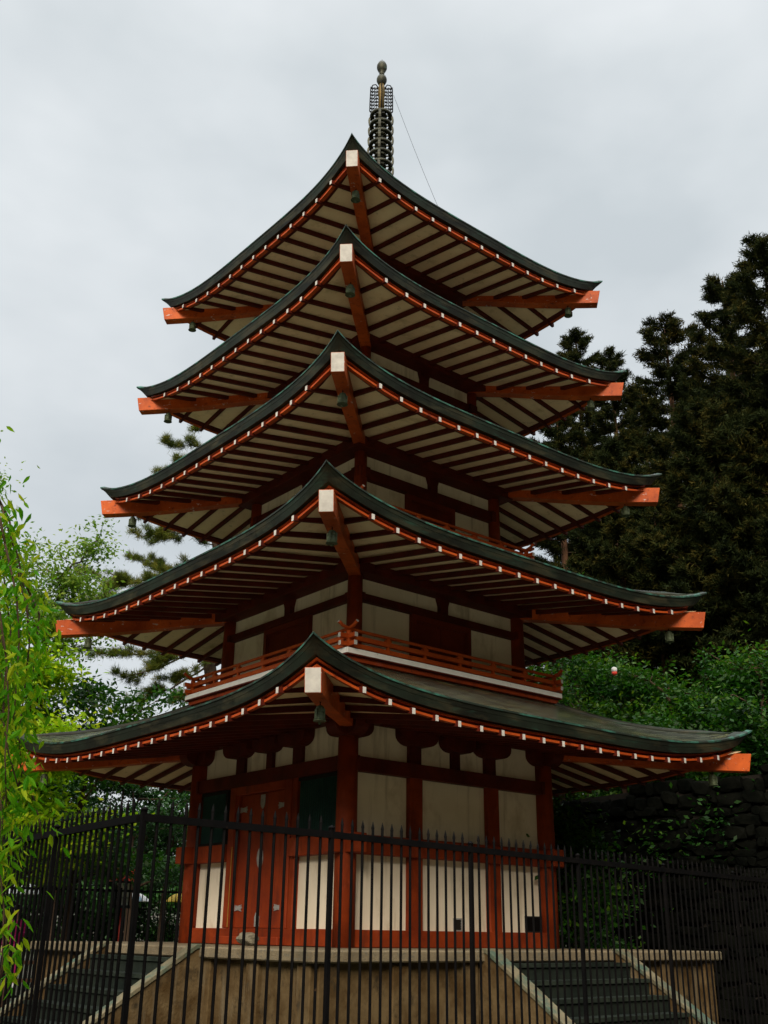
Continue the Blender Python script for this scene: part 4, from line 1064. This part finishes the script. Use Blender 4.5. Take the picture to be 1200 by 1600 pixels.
def umbrella(loc, label, mats, R_=.55):
    o = empty('umbrella', loc); LOC.pop(o.name); tag(o, label, 'umbrella', 'umbrellas of the visitors')
    cb = MB(); nseg = 16; rows = []
    for i in range(7):
        a = i/6; row = []
        for j in range(nseg+1):
            t_ = 2*math.pi*j/nseg; sc = 1 - (.06*a*a if j % 2 else 0); row.append((R_*a*sc*math.cos(t_), R_*a*sc*math.sin(t_), .30*(1-a*a) - .0))
        rows.append(row)
    cb.grid(rows)
    cb.m = [(j//2 + 2*(i//2)) % len(mats) for i in range(6) for j in range(nseg)]
    cb.build('canopy', mats, o, fix=False, world=False)
    pb = MB(); pb.tube([(0, 0, -.72), (0, 0, .36)], .007, 6); pb.tube([(0, 0, -.72), (.0, -.01, -.78), (.0, -.05, -.80), (0, -.07, -.77)], .011, 6); pb.build('shaft', 'iron', o, world=False)
    rb = MB()
    for j in range(8):
        t_ = 2*math.pi*j/8; rb.tube([(0, 0, .29), (R_*.5*math.cos(t_), R_*.5*math.sin(t_), .215), (R_*math.cos(t_), R_*math.sin(t_), -.005)], .003, 4)
    rb.build('rib', 'iron', o, world=False)
    return o
def stand(px, u): 
    p = at(px, 1455, u); return Vector((p.x, p.y, gz(p.x, p.y)))
toward = math.atan2(-FH.y, -FH.x) + math.pi/2     # figure faces -y: turn to look at the camera
def holder(px, u, rz, plabel, ulabel, top_m, leg_m, um, shoe='charcoal', R_=.55, lift=0.0):
    p = stand(px, u); person(p, rz, plabel, top_m, leg_m, True, shoe)
    h = Matrix.Rotation(rz, 3, 'Z') @ Vector((.10, -.295, 0)); umbrella(p + h + Vector((0, 0, 1.98+lift)), ulabel, um, R_)
holder(199, 41, toward+.5, 'visitor in dark clothes under the patterned umbrella by the yellow sign', 'pale umbrella with blue and rose panels left of the ground storey', 'navy', 'charcoal', ['paper', 'blueprint', 'paper', 'pinkprint'], R_=.56)
holder(286, 41, toward-.9, 'visitor in black with pale shoes under the yellow umbrella beside the red corner', 'yellow umbrella beside the left corner of the ground storey', 'charcoal', 'charcoal', ['yellow'], 'shoe')
holder(24, 26, toward+.2, 'visitor in a magenta jacket behind the leaves at the left edge', 'white umbrella at the left edge behind the fence', 'pink', 'pink', ['paper'], 'shoe', .42)
# red lantern post
p = stand(185, 26); lt = empty('post_lantern', p); LOC.pop(lt.name); lt.rotation_euler = (0, 0, toward+.3); tag(lt, 'red roofed lantern on a red post behind the left stairway', 'lantern')
mb = MB(); mb.tube([(0, 0, -.3), (0, 0, 1.75)], .06, 10); mb.build('post', 'lantern_red', lt, world=False)
mb = MB(); mb.box(-.2, .2, -.2, .2, 1.75, 1.81); mb.box(-.17, .17, -.17, .17, 2.30, 2.34)
for x in (-.16, .16):
    for y in (-.16, .16): mb.box(x-.015, x+.015, y-.015, y+.015, 1.81, 2.30)
for z in (1.97, 2.13):
    for s in (-.155, .155): mb.box(-.145, .145, s-.006, s+.006, z-.008, z+.008); mb.box(s-.006, s+.006, -.145, .145, z-.008+.001, z+.008+.001)
mb.build('frame', 'charcoal', lt, world=False)
mb = MB(); mb.box(-.14, .14, -.14, .14, 1.815, 2.295); mb.build('pane', 'paper', lt, world=False)
mb = MB(); mb.hexa([(-.30, -.30, 2.34), (.30, -.30, 2.34), (.30, .30, 2.34), (-.30, .30, 2.34), (-.22, -.22, 2.66), (.22, -.22, 2.66), (.22, .22, 2.66), (-.22, .22, 2.66)]); mb.lathe([(.03, 2.66), (.04, 2.70), (0, 2.76)], n=8); mb.build('roof', 'lantern_red', lt, bevel=.01, world=False)
# yellow stand sign
p = stand(200, 25.2); sg_ = empty('stand_sign', p); LOC.pop(sg_.name); sg_.rotation_euler = (0, 0, toward); tag(sg_, 'yellow framed stand sign with a white notice beside the dark visitor', 'sign')
mb = MB()
for x in (-.19, .19): mb.bar((x, 0, 0), (x, .06, 1.18), .045, .03, up=Vector((0, 1, 0)))
mb.box(-.21, .21, .045, .075, 1.17, 1.21); mb.box(-.165, .165, .028, .055, .98, 1.168); mb.build('frame', 'yellow', sg_, world=False)
mb = MB(); mb.hexa([(-.165, .0, .22), (.165, .0, .22), (.165, .02, .22), (-.165, .02, .22), (-.165, .03, .975), (.165, .03, .975), (.165, .05, .975), (-.165, .05, .975)]); mb.build('notice', 'paper', sg_, world=False)
mb = MB()
for i in range(5):
    z = .86 - .13*i; y = .03*(z-.22)/.755 - .004
    for j in range(3): mb.box(-.12+.09*j, -.055+.09*j, y-.002, y+.002, z-.03, z+.03)
mb.build('printed_characters', 'ink', sg_, world=False)
# wooden rail fence
A, B = stand(20, 22.5), stand(188, 24.0); wf = empty('wooden_fence', A); tag(wf, 'brown wooden post and rail fence behind the left stairway', 'fence')
for q in np.linspace(0, 1, 4):
    c = A + (B-A)*q; g0 = gz(c.x, c.y); mb = MB(); mb.tube([(c.x, c.y, g0-.2), (c.x, c.y, g0+1.22)], .065, 10); mb.build('post', 'wood', wf)
for h in (.72, 1.05):
    a, b = A.copy(), B.copy(); a.z = gz(a.x, a.y)+h; b.z = gz(b.x, b.y)+h; mb = MB(); mb.bar(a, b, .05, .07); mb.build('rail', 'wood', wf)
# small red and white hanging lantern in the trees at right
p = at(960, 1050, 21.5); hl = empty('hanging_lantern', p); LOC.pop(hl.name); hl.scale = (.62, .62, .62); tag(hl, 'small white and red paper lantern hanging in the green trees at right', 'lantern')
mb = MB(); mb.lathe([(.05, .16), (.09, .13), (.095, .05), (.09, .0)], n=14); mb.lathe([(.09, -.001), (.09, -.07), (.05, -.11)], n=14, m=1); mb.build('shade', ['paper', 'lantern_red'], hl, world=False)
mb = MB(); mb.tube([(0, 0, .15), (0, 0, .9)], .006, 5); mb.build('cord', 'iron', hl, world=False)

# unseen wood added behind and beside the camera to shade the lower storeys
def added_shade_wood():
    g = np.random.default_rng(21); C = []; TI = []
    for i in range(420):
        a = g.uniform(-1, 1); ang = YAW + math.pi + (a*R(118) - R(6)); rr = g.uniform(42, 52)
        x, y = rr*math.cos(ang), rr*math.sin(ang); d = Vector((x, y, 0)) - CAM; v, u = d.dot(RH), d.dot(FH)
        if u > 2 and abs(v) < u*.42 + 2.5: continue
        H = g.uniform(14, 20) * (1.0 if v > -4 else .8); zb = gz(x, y)
        n_ = 330; q = g.uniform(0, 1, n_)**.8; rad = 3.2*(1-q)**.6 + .4; th = g.uniform(0, 2*math.pi, n_); rq = np.sqrt(g.uniform(.25, 1, n_))
        C.append(np.stack([x + rad*rq*np.cos(th), y + rad*rq*np.sin(th), zb + H*q], 1)); TI.append(np.clip(g.normal(size=n_)*.2 + g.uniform(.2, .6), 0, 1))
    V1 = leaf_faces(np.concatenate(C), 1.4, .3, .7, g); T1 = np.concatenate(TI); C, TI = [], []
    for i in range(60):  # nearer trees, also added out of view, to darken the right side
        v, u = g.uniform(10.5, 18), g.uniform(3, 19)
        if v < .42*u + 4.6: continue
        p = vu(v, u); H = g.uniform(11, 15); zb = gz(p.x, p.y); n_ = 2600; q = g.uniform(.15, 1, n_)**.8; rad = 2.4*(1-q)**.5 + .3; th = g.uniform(0, 2*math.pi, n_); rq = np.sqrt(g.uniform(.05, 1, n_))
        C.append(np.stack([p.x + rad*rq*np.cos(th), p.y + rad*rq*np.sin(th), zb + H*q], 1)); TI.append(np.clip(g.normal(size=n_)*.2 + g.uniform(.2, .6), 0, 1))
    V2 = leaf_faces(np.concatenate(C), .42, .35, .45, g)
    o = fast_mesh('added_shade_wood', np.concatenate([V1, V2]), 4, 'deep', np.concatenate([T1] + TI)); tag(o, kind='stuff')
added_shade_wood()
